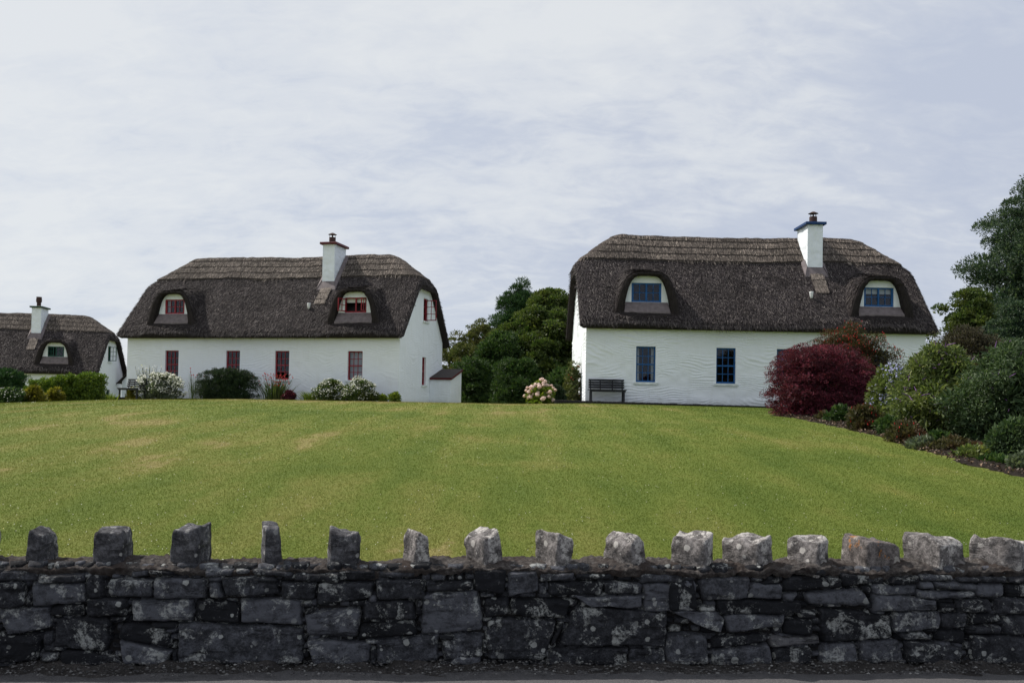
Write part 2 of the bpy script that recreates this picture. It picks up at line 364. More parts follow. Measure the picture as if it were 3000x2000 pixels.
U = np.linspace(-9, 9, nu); V = np.linspace(-0.20, 0.14, nv); UU, VV = np.meshgrid(U, V, indexing='ij')
edge = sstep(-0.19, -0.07, VV + 0.05 * vn(UU * 4, VV * 4, 0, 5)); X, Y = wxy(UU, VV)
Z = -0.022 + edge * (0.028 + 0.022 * fbm(UU * 9, VV * 9, 0, 3, 11) + 0.02 * sstep(-0.12, 0.0, VV))
tag(link('verge', fast_mesh('verge', np.stack([X, Y, Z], 2).reshape(-1, 3), grid_faces(nu, nv), gm, smooth=True)), kind='structure')
def pebbles(name, n, mat, u0, u1, v0, v1, s0, s1):
    P = []; Q = []
    base = np.array([[1, 0, 0], [0, 1, 0], [-1, 0, 0], [0, -1, 0], [0, 0, 1], [0, 0, -1]], float)
    FT = np.array([[0, 1, 4], [1, 2, 4], [2, 3, 4], [3, 0, 4], [1, 0, 5], [2, 1, 5], [3, 2, 5], [0, 3, 5]])
    u = rng.uniform(u0, u1, n); v = v1 - (v1 - v0) * rng.random(n) ** 1.3; s = s0 + (s1 - s0) * rng.random(n) ** 3
    x, y = wxy(u, v)
    B = base[None] * (s[:, None, None] * rng.uniform(0.5, 1.3, (n, 6, 3))) * np.array([1, 1, .6])
    B += np.stack([x, y, 0.018 + 0.02 * sstep(-0.15, 0, v) + 0 * x], 1)[:, None]
    F_ = FT[None] + (np.arange(n) * 6)[:, None, None]
    return fast_mesh(name, B.reshape(-1, 3), F_.reshape(-1, 3), mat)
pm, pnt, pb = new_mat('pebble'); pbsdf(pb, 0.9, 0.2)
LK(pnt, ramp(pnt, island(pnt), [(0.0, (0.03, 0.03, 0.033)), (0.6, (0.09, 0.088, 0.09)), (0.9, (0.13, 0.13, 0.13)), (1.0, (0.25, 0.25, 0.25))]), pb.inputs['Base Color'])
tag(link('gravel', pebbles('gravel', 6000, pm, -5, 5, -0.22, 0.02, 0.003, 0.014)), 'loose gravel chips scattered along the foot of the stone wall', 'gravel', kind='stuff')

# ------------------------------------------------------------------ the boundary wall
wall = empty('stone_wall', (WC[0], WC[1], 0), WANG)
tag(wall, 'low dark dry stone boundary wall with upright coping stones between road and lawn', 'wall')
ST = stone_mat('wall_stone', (0.013, 0.014, 0.018), (0.040, 0.042, 0.050), (0.40, 0.415, 0.41), 1.05, 0.0)
STO = stone_mat('wall_stone_orange', (0.016, 0.017, 0.021), (0.05, 0.05, 0.055), (0.30, 0.31, 0.29), 0.5, 0.55)
nw3 = Vector((WN[0], WN[1], 0)); wd3 = Vector((WD[0], WD[1], 0)); wc3 = Vector((WC[0], WC[1], 0))
def wuz(px, py, w_=0.0):
    p = hit_plane(px, py, wc3 + nw3 * w_, nw3) - wc3; return p.dot(wd3), p.z
A = """-20,395,250,420,258,470,-20,472|275,435,580,420,582,478,262,490|590,450,700,425,722,590,592,596|748,462,1058,462,1052,578,748,575|1066,455,1430,462,1422,590,1066,598
900,405,1022,400,1022,435,900,450|1020,392,1195,410,1190,438,1025,428|1405,395,1610,392,1600,435,1415,445|1625,385,1722,395,1715,420,1630,425|1728,385,2018,415,2015,442,1740,430|1440,480,1500,480,1555,585,1440,588
1520,450,1900,450,1925,565,1560,578|-20,478,185,478,170,650,-20,655|215,505,585,487,592,620,232,648|180,570,215,565,232,650,180,650|345,655,575,632,577,712,350,718|595,600,870,590,880,705,595,716
905,612,1335,600,1315,750,910,752|1342,600,1648,632,1648,762,1335,740|1655,598,2080,600,2078,775,1660,762|1945,485,2180,482,2168,605,1945,590|2030,418,2340,420,2350,485,2030,475|-20,662,335,655,360,790,50,848
385,730,765,728,730,960,362,930|755,722,890,712,870,740,770,752|835,760,1130,790,1200,935,805,870|1035,762,1215,758,1215,795,1060,800|1135,800,1215,800,1200,830,1145,830|1222,762,2085,795,2085,1045,1225,1050
-20,860,285,850,270,1015,-20,1045|295,835,355,830,358,920,300,922|290,928,440,925,440,955,300,958|285,962,405,965,403,1020,290,1022|418,955,600,955,880,1060,415,1075|815,875,1188,965,1120,1045,860,1045
1190,960,1222,955,1222,1045,1185,1048|2090,610,2150,612,2150,650,2088,652|2088,660,2180,655,2150,705,2095,710|620,985,790,985,860,1030,700,1010|1440,445,1530,445,1530,475,1440,478"""
Bt = """-160,490,225,490,205,590,-165,640|235,465,560,470,585,598,245,600|580,500,900,470,905,535,590,548|-20,400,235,400,235,460,-20,465|250,410,520,410,510,450,250,455|920,400,1140,390,1120,572,915,540|1145,410,1340,405,1360,540,1145,585
1370,425,1610,420,1600,460,1365,480|1625,420,1870,430,1865,470,1620,450|1420,485,1805,478,1800,575,1425,575|1365,505,1415,510,1415,560,1362,565|1815,485,2070,490,2060,565,1815,560|2065,425,2352,440,2352,480,2060,485|1590,585,2075,580,2070,655,1740,640
2080,492,2440,482,2455,670,2085,690|190,575,235,570,245,618,190,620|150,620,500,610,510,740,145,745|560,560,945,535,975,815,540,845|985,590,1155,585,1158,705,985,725|1165,600,1585,605,1545,740,1165,705|1005,740,1492,738,1395,1025,1000,1010
1500,755,1535,770,1470,920,1435,920|1620,635,2245,695,2232,915,1480,920|1440,930,1975,935,1975,1055,1415,1060|1980,945,2225,940,2230,1050,1985,1055|130,775,500,745,525,830,120,875|240,875,665,850,668,1020,240,1060|670,850,770,845,760,875,690,880
700,880,965,840,970,990,705,1020|975,880,1005,885,1005,965,975,970|165,870,270,870,265,900,170,905|45,610,160,608,155,640,60,645|960,555,1060,560,1055,580,955,585|-250,700,130,650,105,855,-245,840|-240,870,205,900,190,1030,-180,1050|520,615,555,600,540,690,515,690
210,930,240,920,240,1050,190,1045|780,985,960,990,950,1050,740,1045|540,470,575,470,585,540,560,540"""
C = """125,460,468,440,440,590,130,610|480,495,680,500,685,600,430,588|535,480,680,440,680,485,560,495|690,480,1095,450,1100,515,690,548|1080,420,1285,440,1280,480,1110,512|1450,445,1625,440,1620,490,1415,495|1632,430,1860,430,1870,470,1635,472|1895,450,2240,440,2230,488,1900,480
1300,505,1612,500,1610,575,1320,570|1615,480,1720,485,1720,520,1640,525|1735,485,2020,490,2020,540,1735,525|1615,535,2010,548,2005,585,1620,590|2020,505,2215,500,2210,585,2020,580|2230,495,2460,490,2460,585,2230,585|230,600,810,620,805,690,250,712|115,645,230,650,225,685,115,685
690,555,805,560,740,615,695,612|840,565,1220,520,1305,650,880,630|1225,500,1300,520,1300,560,1240,550|1310,560,1735,600,1730,665,1310,685|1745,610,1870,630,1868,690,1755,680|1870,598,2110,592,2135,685,1880,690|2150,595,2460,590,2460,690,2150,705|-105,685,235,690,275,735,255,835
290,712,710,710,690,780,310,832|715,730,900,745,905,848,690,840|810,680,925,690,920,740,800,720|935,655,1438,710,1438,865,955,895|1445,685,1775,680,1780,790,1450,835|1780,695,1970,690,1940,795,1785,795|1980,695,2170,700,2210,745,1985,775|1955,785,2190,785,2195,840,1960,835
2215,710,2460,705,2460,850,2205,845|-120,835,165,845,182,1050,-120,1055|205,860,590,838,575,890,200,938|595,860,930,860,945,900,610,930|960,905,1190,900,1215,1040,945,1040|1225,880,1490,875,1540,1030,1220,1045|1470,840,1660,830,1730,870,1540,875|1760,815,1940,800,1945,915,1745,875
1545,885,1930,930,1900,1040,1550,1035|1990,845,2460,860,2460,1045,1985,1040|200,950,600,915,615,1045,195,1055|635,940,890,935,890,1040,625,1045|2240,450,2460,440,2460,485,2240,488|-100,480,80,480,105,672,-95,672|1740,600,1860,600,1860,622,1750,612"""
quads = []
for s, ox in ((A, 0), (Bt, 1000), (C, 2000)):
    for q in s.replace('\n', '|').split('|'):
        v = [float(t) for t in q.split(',')]
        quads.append([wuz(ox + v[i] / 2.352, 1500 + v[i + 1] / 2.352) for i in range(0, 8, 2)])
def rand_course(u0, u1):
    z = 0.02
    while z < 0.56:
        h = random.uniform(0.07, 0.15); h = min(h, 0.585 - z) if z + h > 0.5 else h
        u = u0
        while u < u1:
            L = random.uniform(0.14, 0.42); a = random.uniform(-.01, .01)
            quads.append([(u, z + h - .006 + a), (u + L - .01, z + h - .008 - a), (u + L - .012, z + a), (u, z - a)]); u += L
        z += h
rand_course(-7.0, -3.35); rand_course(3.42, 7.2)
SV = []; SF = []; SM = []; nvt = 0
def stone(q, off, si):
    """one squarish field stone: rounded outline, rough bulging face, edges running back into the wall"""
    global nvt
    q = [np.array(p) for p in q]; qc = sum(q) / 4; inf = .0085 if off > -.03 else .002
    q = [p + inf * np.sign(p - qc) for p in q]; wdt = np.linalg.norm(q[1] - q[0]); hgt = np.linalg.norm(q[3] - q[0])
    nu = max(8, min(60, int(wdt / 0.011))); nv = max(8, min(40, int(hgt / 0.011)))
    u, v = np.meshgrid(np.linspace(-1, 1, nu), np.linspace(-1, 1, nv), indexing='ij')
    u = np.sign(u) * (1 - (1 - np.abs(u)) ** 1.4); v = np.sign(v) * (1 - (1 - np.abs(v)) ** 1.4)
    cr = 0.07 + 0.10 * (abs(vn(si * 3.3, 1.7)))
    uu = u * (1 - cr * v ** 4 * np.clip(hgt / max(wdt, .01), .15, 1)); vv = v * (1 - cr * u ** 4 * np.clip(wdt / max(hgt, .01), .15, 1) * .55)
    a, b_ = (uu + 1) / 2, (1 - vv) / 2
    P = [(q[0][k] * (1 - a) + q[1][k] * a) * (1 - b_) + (q[3][k] * (1 - a) + q[2][k] * a) * b_ for k in (0, 1)]
    e = np.maximum(np.abs(u), np.abs(v))
    ewob = sstep(0.4, 1.0, e)
    P[0] = P[0] + 0.007 * fbm(P[0] * 16, P[1] * 16, si, 3, 21) * ewob; P[1] = P[1] + 0.006 * fbm(P[0] * 16, P[1] * 16, si + 9, 3, 22) * ewob
    eu = np.minimum(1 - np.abs(u), 0.024 / max(wdt, 0.05) * 2) / (0.024 / max(wdt, .05) * 2)
    ev = np.minimum(1 - np.abs(v), 0.022 / max(hgt, 0.04) * 2) / (0.022 / max(hgt, .04) * 2)
    body = (1 - (1 - np.clip(eu, 0, 1)) ** 2.6) * (1 - (1 - np.clip(ev, 0, 1)) ** 2.6)
    tilt = 0.05 * vn(si * 1.3, 7.7) * (P[0] - q[0][0] - wdt / 2) + 0.05 * vn(si * 1.9, 3.7) * (P[1] - q[3][1] - hgt / 2)
    n = 0.010 * fbm(P[0] * 7, P[1] * 9, si * 0.7, 5, 31, 0.58) + 0.006 * (1 - 2 * np.abs(vn(P[0] * 14, P[1] * 26, si, 33)))
    wq = 0.055 - body * (0.075 + off) + tilt + n * (0.4 + 0.6 * body)
    SV.append(np.stack([P[0], wq, P[1]], 2).reshape(-1, 3)); SF.append(grid_faces(nu, nv) + nvt); nvt += nu * nv
    SM.append(np.full((nu - 1) * (nv - 1), 1 if si in ORANGE else 0))
na = A.count('|') + A.count('\n') + 1; nb = Bt.count('|') + Bt.count('\n') + 1
ORANGE = {na + nb + 35}
for i, q in enumerate(quads): stone(q, random.uniform(-0.012, 0.014), i)
# small packing stones behind the joints
k = 900
for z in np.arange(0.0, 0.60, 0.052):
    u = -7.0
    while u < 7.1:
        L = random.uniform(0.05, 0.13); h = random.uniform(0.035, 0.05)
        q = [(u, z + h), (u + L - .006, z + h + random.uniform(-.006, .006)), (u + L - .006, z), (u, z + random.uniform(-.004, .004))]
        if -3.4 < u < 3.5: stone(q, random.uniform(-0.045, -0.026), k)
        k += 1; u += L
link('stonework', fast_mesh('stonework', np.concatenate(SV), [np.concatenate(SF)], [ST, STO], np.concatenate(SM), smooth=True), wall)
core_m = simple('wall_core', (0.018, 0.017, 0.018), 0.95, 30, 0.4)
mb = MB(); mb.box(-7.0, 7.1, 0.046, 0.36, -0.25, 0.555); mb.build('wall_core', core_m, wall)
# rough mortar bed on top that carries the coping stones
mm, mnt, mbd = new_mat('mortar'); pbsdf(mbd, 0.95, 0.1); mo = objco(mnt); mf = noise(mnt, mo, 34, 7, 0.75); mg = noise(mnt, mo, 5, 5)
mc = mixc(mnt, ramp(mnt, mg, [(0.42, 0.0), (0.62, 0.75)]), ramp(mnt, mf, [(0.33, (0.022, 0.020, 0.021)), (0.52, (0.085, 0.077, 0.075)), (0.75, (0.24, 0.225, 0.215))]), (0.045, 0.034, 0.030))
LK(mnt, mc, mbd.inputs['Base Color']); bump(mnt, mbd, mf, 1.0, 0.03)
nu, nv = 2000, 44
U = np.linspace(-6.0, 6.1, nu); S = np.linspace(0, 1, nv); UU, SS = np.meshgrid(U, S, indexing='ij')
lip = 0.582 + 0.018 * fbm(U * 2.2, 0, 0, 3, 51)
prof_w = np.interp(S, [0, .1, .25, .45, .6, .85, 1], [0.02, -0.002, 0.03, 0.10, 0.20, 0.36, 0.375]); prof_z = np.interp(S, [0, .1, .25, .45, .6, .85, 1], [-0.03, 0.008, 0.024, 0.034, 0.038, 0.030, -0.05])
W_ = prof_w[None] + (0.005 + 0.010 * sstep(.15, .4, SS)) * fbm(UU * 14, SS * 5, 0, 4, 52); Z_ = lip[:, None] + prof_z[None] + 0.009 * fbm(UU * 15, SS * 6, 3, 4, 53) + 0.008 * fbm(UU * 3.3, SS * 1.3, 3, 2, 54) + 0.009 * fbm(UU * 38, SS * 14, 3, 2, 56)
COP = []   # left x, right x, top y, base y, rotation, depth, lean
for l, r, t, bt, rz, dp, ln, tp in ((92, 150, 1551, 1645, -8, .24, .02, .24), (281, 374, 1552, 1650, 4, .26, 0, .06), (513, 605, 1541, 1650, -6, .28, .01, .05), (753, 831, 1541, 1643, 14, .27, -.01, .12), (955, 1060, 1553, 1650, 6, .28, .01, .05),
        (1184, 1257, 1554, 1652, 26, .22, .01, .22), (1365, 1466, 1561, 1652, 32, .25, .0, .08), (1580, 1672, 1561, 1655, 26, .26, 0, .05), (1780, 1881, 1565, 1662, 34, .27, .0, .16), (1977, 2073, 1566, 1672, 50, .25, .02, .05),
        (2137, 2246, 1577, 1672, 34, .28, 0, .06), (2311, 2420, 1576, 1680, 40, .24, .02, .10), (2492, 2629, 1580, 1680, 10, .30, 0, .10), (2676, 2811, 1573, 1677, 22, .30, 0, .04), (2852, 3010, 1580, 1674, 44, .30, 0, .03),
        (-95, -20, 1548, 1645, 5, .25, 0, .1), (3150, 3260, 1585, 1680, 20, .27, 0, .1)):
    ul, zt = wuz(l, t, .17); ur, _ = wuz(r, t, .17); _, zb = wuz((l + r) / 2, bt, .10)
    COP.append(((ul + ur) / 2, ur - ul, zt, zb, R(rz), dp, ln, tp))
for (uc, wd, zt, zb, rz, dp, ln, tp) in COP:     # mortar heaped against every stone
    g = np.exp(-((np.abs(UU - uc) - wd * .45) / 0.05) ** 2) * np.exp(-((W_ - 0.10) / 0.13) ** 2); Z_ = Z_ + g * 0.012
link('mortar_cap', fast_mesh('mortar_cap', np.stack([UU, W_, Z_], 2).reshape(-1, 3), grid_faces(nu, nv), mm, smooth=True), wall)
mats_c = [stone_mat('coping_dark', (0.018, 0.018, 0.023), (0.062, 0.062, 0.069), (0.46, 0.46, 0.45), 1.15, 0.0, 2.0),
          stone_mat('coping_pale', (0.028, 0.027, 0.030), (0.13, 0.122, 0.122), (0.60, 0.58, 0.56), 1.3, 0.0, 5.0),
          stone_mat('coping_orange', (0.04, 0.035, 0.036), (0.10, 0.09, 0.088), (0.42, 0.40, 0.37), 0.5, 0.75, 8.0)]
for i, (uc, wd, zt, zb, rz, dp, ln, tp) in enumerate(COP):
    bm = bmesh.new(); bmesh.ops.create_cube(bm, size=2.0)
    bmesh.ops.subdivide_edges(bm, edges=bm.edges[:], cuts=15, use_grid_fill=True)
    P = np.array([v.co[:] for v in bm.verts])
    nrm = (np.abs(P) ** 16).sum(1) ** (1 / 16.0); P = P / nrm[:, None] * (1 + 0.0 * nrm[:, None])
    rs = np.random.default_rng(100 + i)
    for j in range(13):          # split faces, as quarried stone breaks
        nv3 = rs.normal(size=3); nv3[2] *= .55; nv3 /= np.linalg.norm(nv3); dpl = (np.abs(nv3).sum()) * rs.uniform(.82, .97)
        P = P - np.maximum(0, P @ nv3 - dpl)[:, None] * nv3
    c, s_ = abs(math.cos(rz)), abs(math.sin(rz)); wx = (wd - dp * s_ * .85) / max(c, .6) if s_ > .05 else wd
    wx = max(wx, wd * .68)
    zb2 = min(zb, 0.585) - 0.03; hz = zt - zb2; zn = (P[:, 2] + 1) / 2
    sc_ = 1 - tp * zn
    Q = np.stack([P[:, 0] * wx / 2 * sc_ + ln * (zn - .5), P[:, 1] * dp / 2 * (1 - tp * .5 * zn), zn * hz], 1)
    k = i * 3.1
    amp = 0.011 if 5 <= i <= 14 else 0.008
    n1_ = fbm(Q[:, 0] * 11 + k, Q[:, 1] * 11, Q[:, 2] * 11, 4, 61); n2_ = fbm(Q[:, 0] * 11, Q[:, 1] * 11 + k, Q[:, 2] * 11, 4, 71); n3_ = fbm(Q[:, 0] * 9, Q[:, 1] * 9, Q[:, 2] * 11 + k, 4, 81)
    Q = Q + amp * np.stack([n1_, n2_, n3_ * (zn > .05)], 1)
    Q[:, 2] += (0.05 * vn(i * 1.7, 4.4) * Q[:, 0] / wx * 2 + 0.02 * vn(Q[:, 0] * 14, Q[:, 1] * 14, k, 5)) * zn
    if i == 8: Q[:, 2] -= 0.045 * np.abs(Q[:, 0] / wx * 2) * zn
    for v, p in zip(bm.verts, Q): v.co = p
    me = bpy.data.meshes.new('coping_stone'); bm.to_mesh(me); bm.free(); me.polygons.foreach_set('use_smooth', [True] * len(me.polygons))
    me.materials.append(mats_c[2 if i == 12 else (1 if (5 <= i <= 11 or i >= 13) else 0)])
    o = link('coping_stone', me, wall); o.location = (uc, 0.055 + dp * c / 2 + 0.02, zb2); o.rotation_euler = (0, 0, rz)
    if i == 12: o['label'] = 'coping stone with bright orange lichen across its top'

# ------------------------------------------------------------------ bed of soil on the right, with its curved edge
edge = [ground_hit(*p) for p in ((2240, 1216), (2300, 1222), (2400, 1241), (2500, 1264), (2600, 1291), (2700, 1323), (2800, 1354), (2900, 1378), (3000, 1402), (3100, 1425))]
EY = np.array([e[1] for e in edge])[::-1]; EX = np.array([e[0] for e in edge])[::-1]
def bed_x(y): return np.interp(y, EY, EX)
soil, snt, sb = new_mat('bed_soil'); pbsdf(sb, 0.95, 0.1); so = objco(snt); sf = noise(snt, so, 14, 8, 0.75)
LK(snt, ramp(snt, sf, [(0.36, (0.012, 0.010, 0.009)), (0.6, (0.032, 0.025, 0.020)), (0.8, (0.085, 0.065, 0.05))]), sb.inputs['Base Color']); bump(snt, sb, sf, 1.0, 0.05)
yy = np.linspace(float(EY[0]) - 1.5, float(EY[-1]) + .8, 220); ss = np.linspace(0, 1, 60)
YB, SB = np.meshgrid(yy, ss, indexing='ij'); XB = bed_x(YB) + 0.04 * vn(YB * .9, 0, 0, 8) + 1.6 * sstep(EY[-1] - .2, EY[-1] + .8, YB) ** 2 + SB * 12
ZB = T(XB, YB) - 0.02 + (0.035 + 0.05 * sstep(0, .06, SB)) * sstep(0.0, 0.01, SB) + 0.03 * fbm(XB * 5, YB * 5, 0, 3, 15)
tag(link('flower_bed', fast_mesh('flower_bed', np.stack([XB, YB, ZB], 2).reshape(-1, 3), grid_faces(*XB.shape)[:, ::-1], soil, smooth=True)), kind='structure')
# ------------------------------------------------------------------ short grass blades on the near lawn
def blades(n, y0, y1, wid, hgt, power):
    t = rng.random(n); y = (y0 ** (1 - power) + t * (y1 ** (1 - power) - y0 ** (1 - power))) ** (1 / (1 - power))
    x = rng.uniform(-0.70, 0.86, n) * y
    ok = (wall_w(x, y) > 0.33) & ((x < bed_x(y) + 0.04 * vn(y * .9, 0, 0, 8) + 0.01) | (y > EY[-1] + .6)); x, y = x[ok], y[ok]; n = len(x)
    z = T(x, y) - 0.004; s = (y / 8) ** 0.75
    a = rng.uniform(0, 2 * math.pi, n); h = hgt * rng.uniform(0.5, 1.3, n) * s ** 0.5; w_ = wid * s * rng.uniform(.7, 1.3, n)
    lx, ly = rng.normal(0, .55, n) * h, rng.normal(0, .55, n) * h
    P = np.empty((n, 3, 3)); dx, dy = np.cos(a) * w_ / 2, np.sin(a) * w_ / 2
    P[:, 0] = np.stack([x - dx, y - dy, z], 1); P[:, 1] = np.stack([x + dx, y + dy, z], 1); P[:, 2] = np.stack([x + lx, y + ly, z + h], 1)
    return P
P = np.concatenate([blades(680000, 5.7, 14, 0.0065, 0.014, 1.6), blades(350000, 14, 34, 0.008, 0.013, 1.8)])
tag(link('grass', fast_mesh('grass', P.reshape(-1, 3), np.arange(len(P) * 3).reshape(-1, 3), BLADE)), 'short mown grass of the lawn behind the stone wall', 'grass', kind='stuff')

n = 1500; y = 6.0 + 22 * rng.random(n) ** 1.8; x = rng.uniform(-.6, .6, n) * y; ok = (x < bed_x(y) - .1) & (vn(x * .6, y * .5, 0, 77) > -.15); x, y = x[ok], y[ok]; n = len(x)
a = np.arange(6) * math.pi / 3; r = (.0036 * (y / 7) ** .5)[:, None]
V = np.stack([x[:, None] + r * np.cos(a), y[:, None] + r * np.sin(a) * .8, (T(x, y) + .014)[:, None] + r * np.sin(a) * .8], 2)
cm_, cnt_, cb_ = new_mat('clover_flower'); LK(cnt_, ramp(cnt_, island(cnt_), [(0.0, (0.26, 0.27, 0.18)), (0.85, (0.5, 0.5, 0.4)), (0.95, (0.5, 0.4, 0.05))]), cb_.inputs['Base Color'])
tag(link('clover', fast_mesh('clover', V.reshape(-1, 3), np.arange(n * 6).reshape(-1, 6), cm_)), 'tiny pale clover and daisy heads scattered through the lawn', 'clover', kind='stuff')

# ------------------------------------------------------------------ cottages
WHITE = plaster('white_render', (0.79, 0.84, 0.90)); SILLM = paint('sill_paint', (0.70, 0.76, 0.77), 0.6)
RED = paint('red_paint', (0.26, 0.016, 0.028), 0.5); BLUE = paint('blue_paint', (0.003, 0.085, 0.27), 0.5); CAPS = {1: paint('dark_red_cap', (0.10, 0.012, 0.018)), 2: paint('navy_cap', (0.004, 0.040, 0.15)), 3: paint('dark_green_cap', (0.012, 0.05, 0.03))}; GREEN = paint('green_paint', (0.012, 0.075, 0.058), 0.45)
TB = thatch_base('thatch_under', ((0.014, 0.012, 0.013), (0.045, 0.038, 0.038), (0.03, 0.026, 0.027)))
TBR = thatch_base('ridge_under', ((0.035, 0.03, 0.028), (0.10, 0.085, 0.078), (0.07, 0.06, 0.055)))
STRAW = straw('thatch_straw', [(0.0, (0.027, 0.023, 0.027)), (0.5, (0.056, 0.048, 0.051)), (0.80, (0.095, 0.083, 0.083)), (0.94, (0.15, 0.133, 0.128)), (1.0, (0.26, 0.235, 0.22))])
STRAWR = straw('ridge_straw', [(0.0, (0.05, 0.043, 0.038)), (0.5, (0.12, 0.10, 0.088)), (0.85, (0.20, 0.17, 0.148)), (1.0, (0.34, 0.29, 0.25))])
LEAD = simple('lead_flashing', (0.15, 0.128, 0.135), 0.7, 6, 0.3); POT = simple('rusty_flue', (0.055, 0.03, 0.028), 0.7, 20, 0.5)
DARK = simple('dark_room', (0.03, 0.03, 0.032), 0.9); CURT = simple('curtain_cloth', (0.50, 0.53, 0.55), 0.9, 5, 0.1); BLINDM = simple('blind_cloth', (0.62, 0.64, 0.64), 0.9, 5, 0.05)
SLATE = simple('dark_felt', (0.045, 0.038, 0.038), 0.9, 30, 0.4); WHITEP = simple('white_plastic', (0.7, 0.72, 0.74), 0.5, 5, 0.05)

def panel(u0, u1, v0, topf, holes, wave, seed, rev=0.14):
    """rendered masonry sheet in (u, depth, v): real openings with reveals, hand-trowelled relief"""
    us = np.unique(np.round(np.concatenate([np.arange(u0, u1, 0.05), [u1]] + [[h[0], h[1]] for h in holes]), 5))
    vm = max(float(np.max(topf(us))), v0 + .1)
    vs = np.unique(np.round(np.concatenate([np.arange(v0, vm, 0.022 if wave > .015 else .034), [vm]] + [[h[2], h[3]] for h in holes]), 5))
    UU, VV = np.meshgrid(us, vs, indexing='ij'); top = topf(UU); over = VV > top; VV = np.minimum(VV, top)
    warp = 1.3 * fbm(UU * .6, VV * .9, seed, 3, 91) + 0.35 * vn(UU * 1.8, VV * 2.2, seed, 95)
    rip = np.abs(np.sin(math.pi * (VV / 0.105 + warp * 1.9)))
    msk = sstep(-0.55, 0.15, vn(UU * 1.1, VV * 2.4, seed, 97))
    D = wave * ((1 - rip ** 0.6) * 1.5 * msk + 0.5 * fbm(UU * 3, VV * 4, seed, 3, 98))
    far = np.ones_like(UU)
    for h in holes:
        dx = np.maximum(np.maximum(h[0] - UU, UU - h[1]), 0); dv = np.maximum(np.maximum(h[2] - VV, VV - h[3]), 0)
        far = np.minimum(far, sstep(0.0, 0.09, np.hypot(dx, dv)))
    far = far * sstep(0, .06, UU - u0) * sstep(0, .06, u1 - UU)
    W_ = -D * far
    P = np.stack([UU, W_, VV], 2).reshape(-1, 3); F_ = grid_faces(len(us), len(vs))
    cu = (us[:-1] + us[1:]) / 2; cv = (vs[:-1] + vs[1:]) / 2; CU, CV = np.meshgrid(cu, cv, indexing='ij')
    keep = CV < topf(CU) + 0.02
    for h in holes: keep &= ~((CU > h[0]) & (CU < h[1]) & (CV > h[2]) & (CV < h[3]))
    F_ = F_[keep.ravel()]; extra = []; ef = []; n = len(P)
    for h in holes:
        c = [(h[0], h[2]), (h[1], h[2]), (h[1], h[3]), (h[0], h[3])]
        for i in range(4):
            a, b = c[i], c[(i + 1) % 4]
            extra += [(a[0], 0, a[1]), (a[0], rev, a[1]), (b[0], rev, b[1]), (b[0], 0, b[1])]; ef.append([n, n + 1, n + 2, n + 3]); n += 4
    if extra: P = np.concatenate([P, np.array(extra)]); F_ = np.concatenate([F_, np.array(ef)])
    return P, F_
def xf(P, M):
    A = np.array(M); return P @ A[:3, :3].T + A[:3, 3]

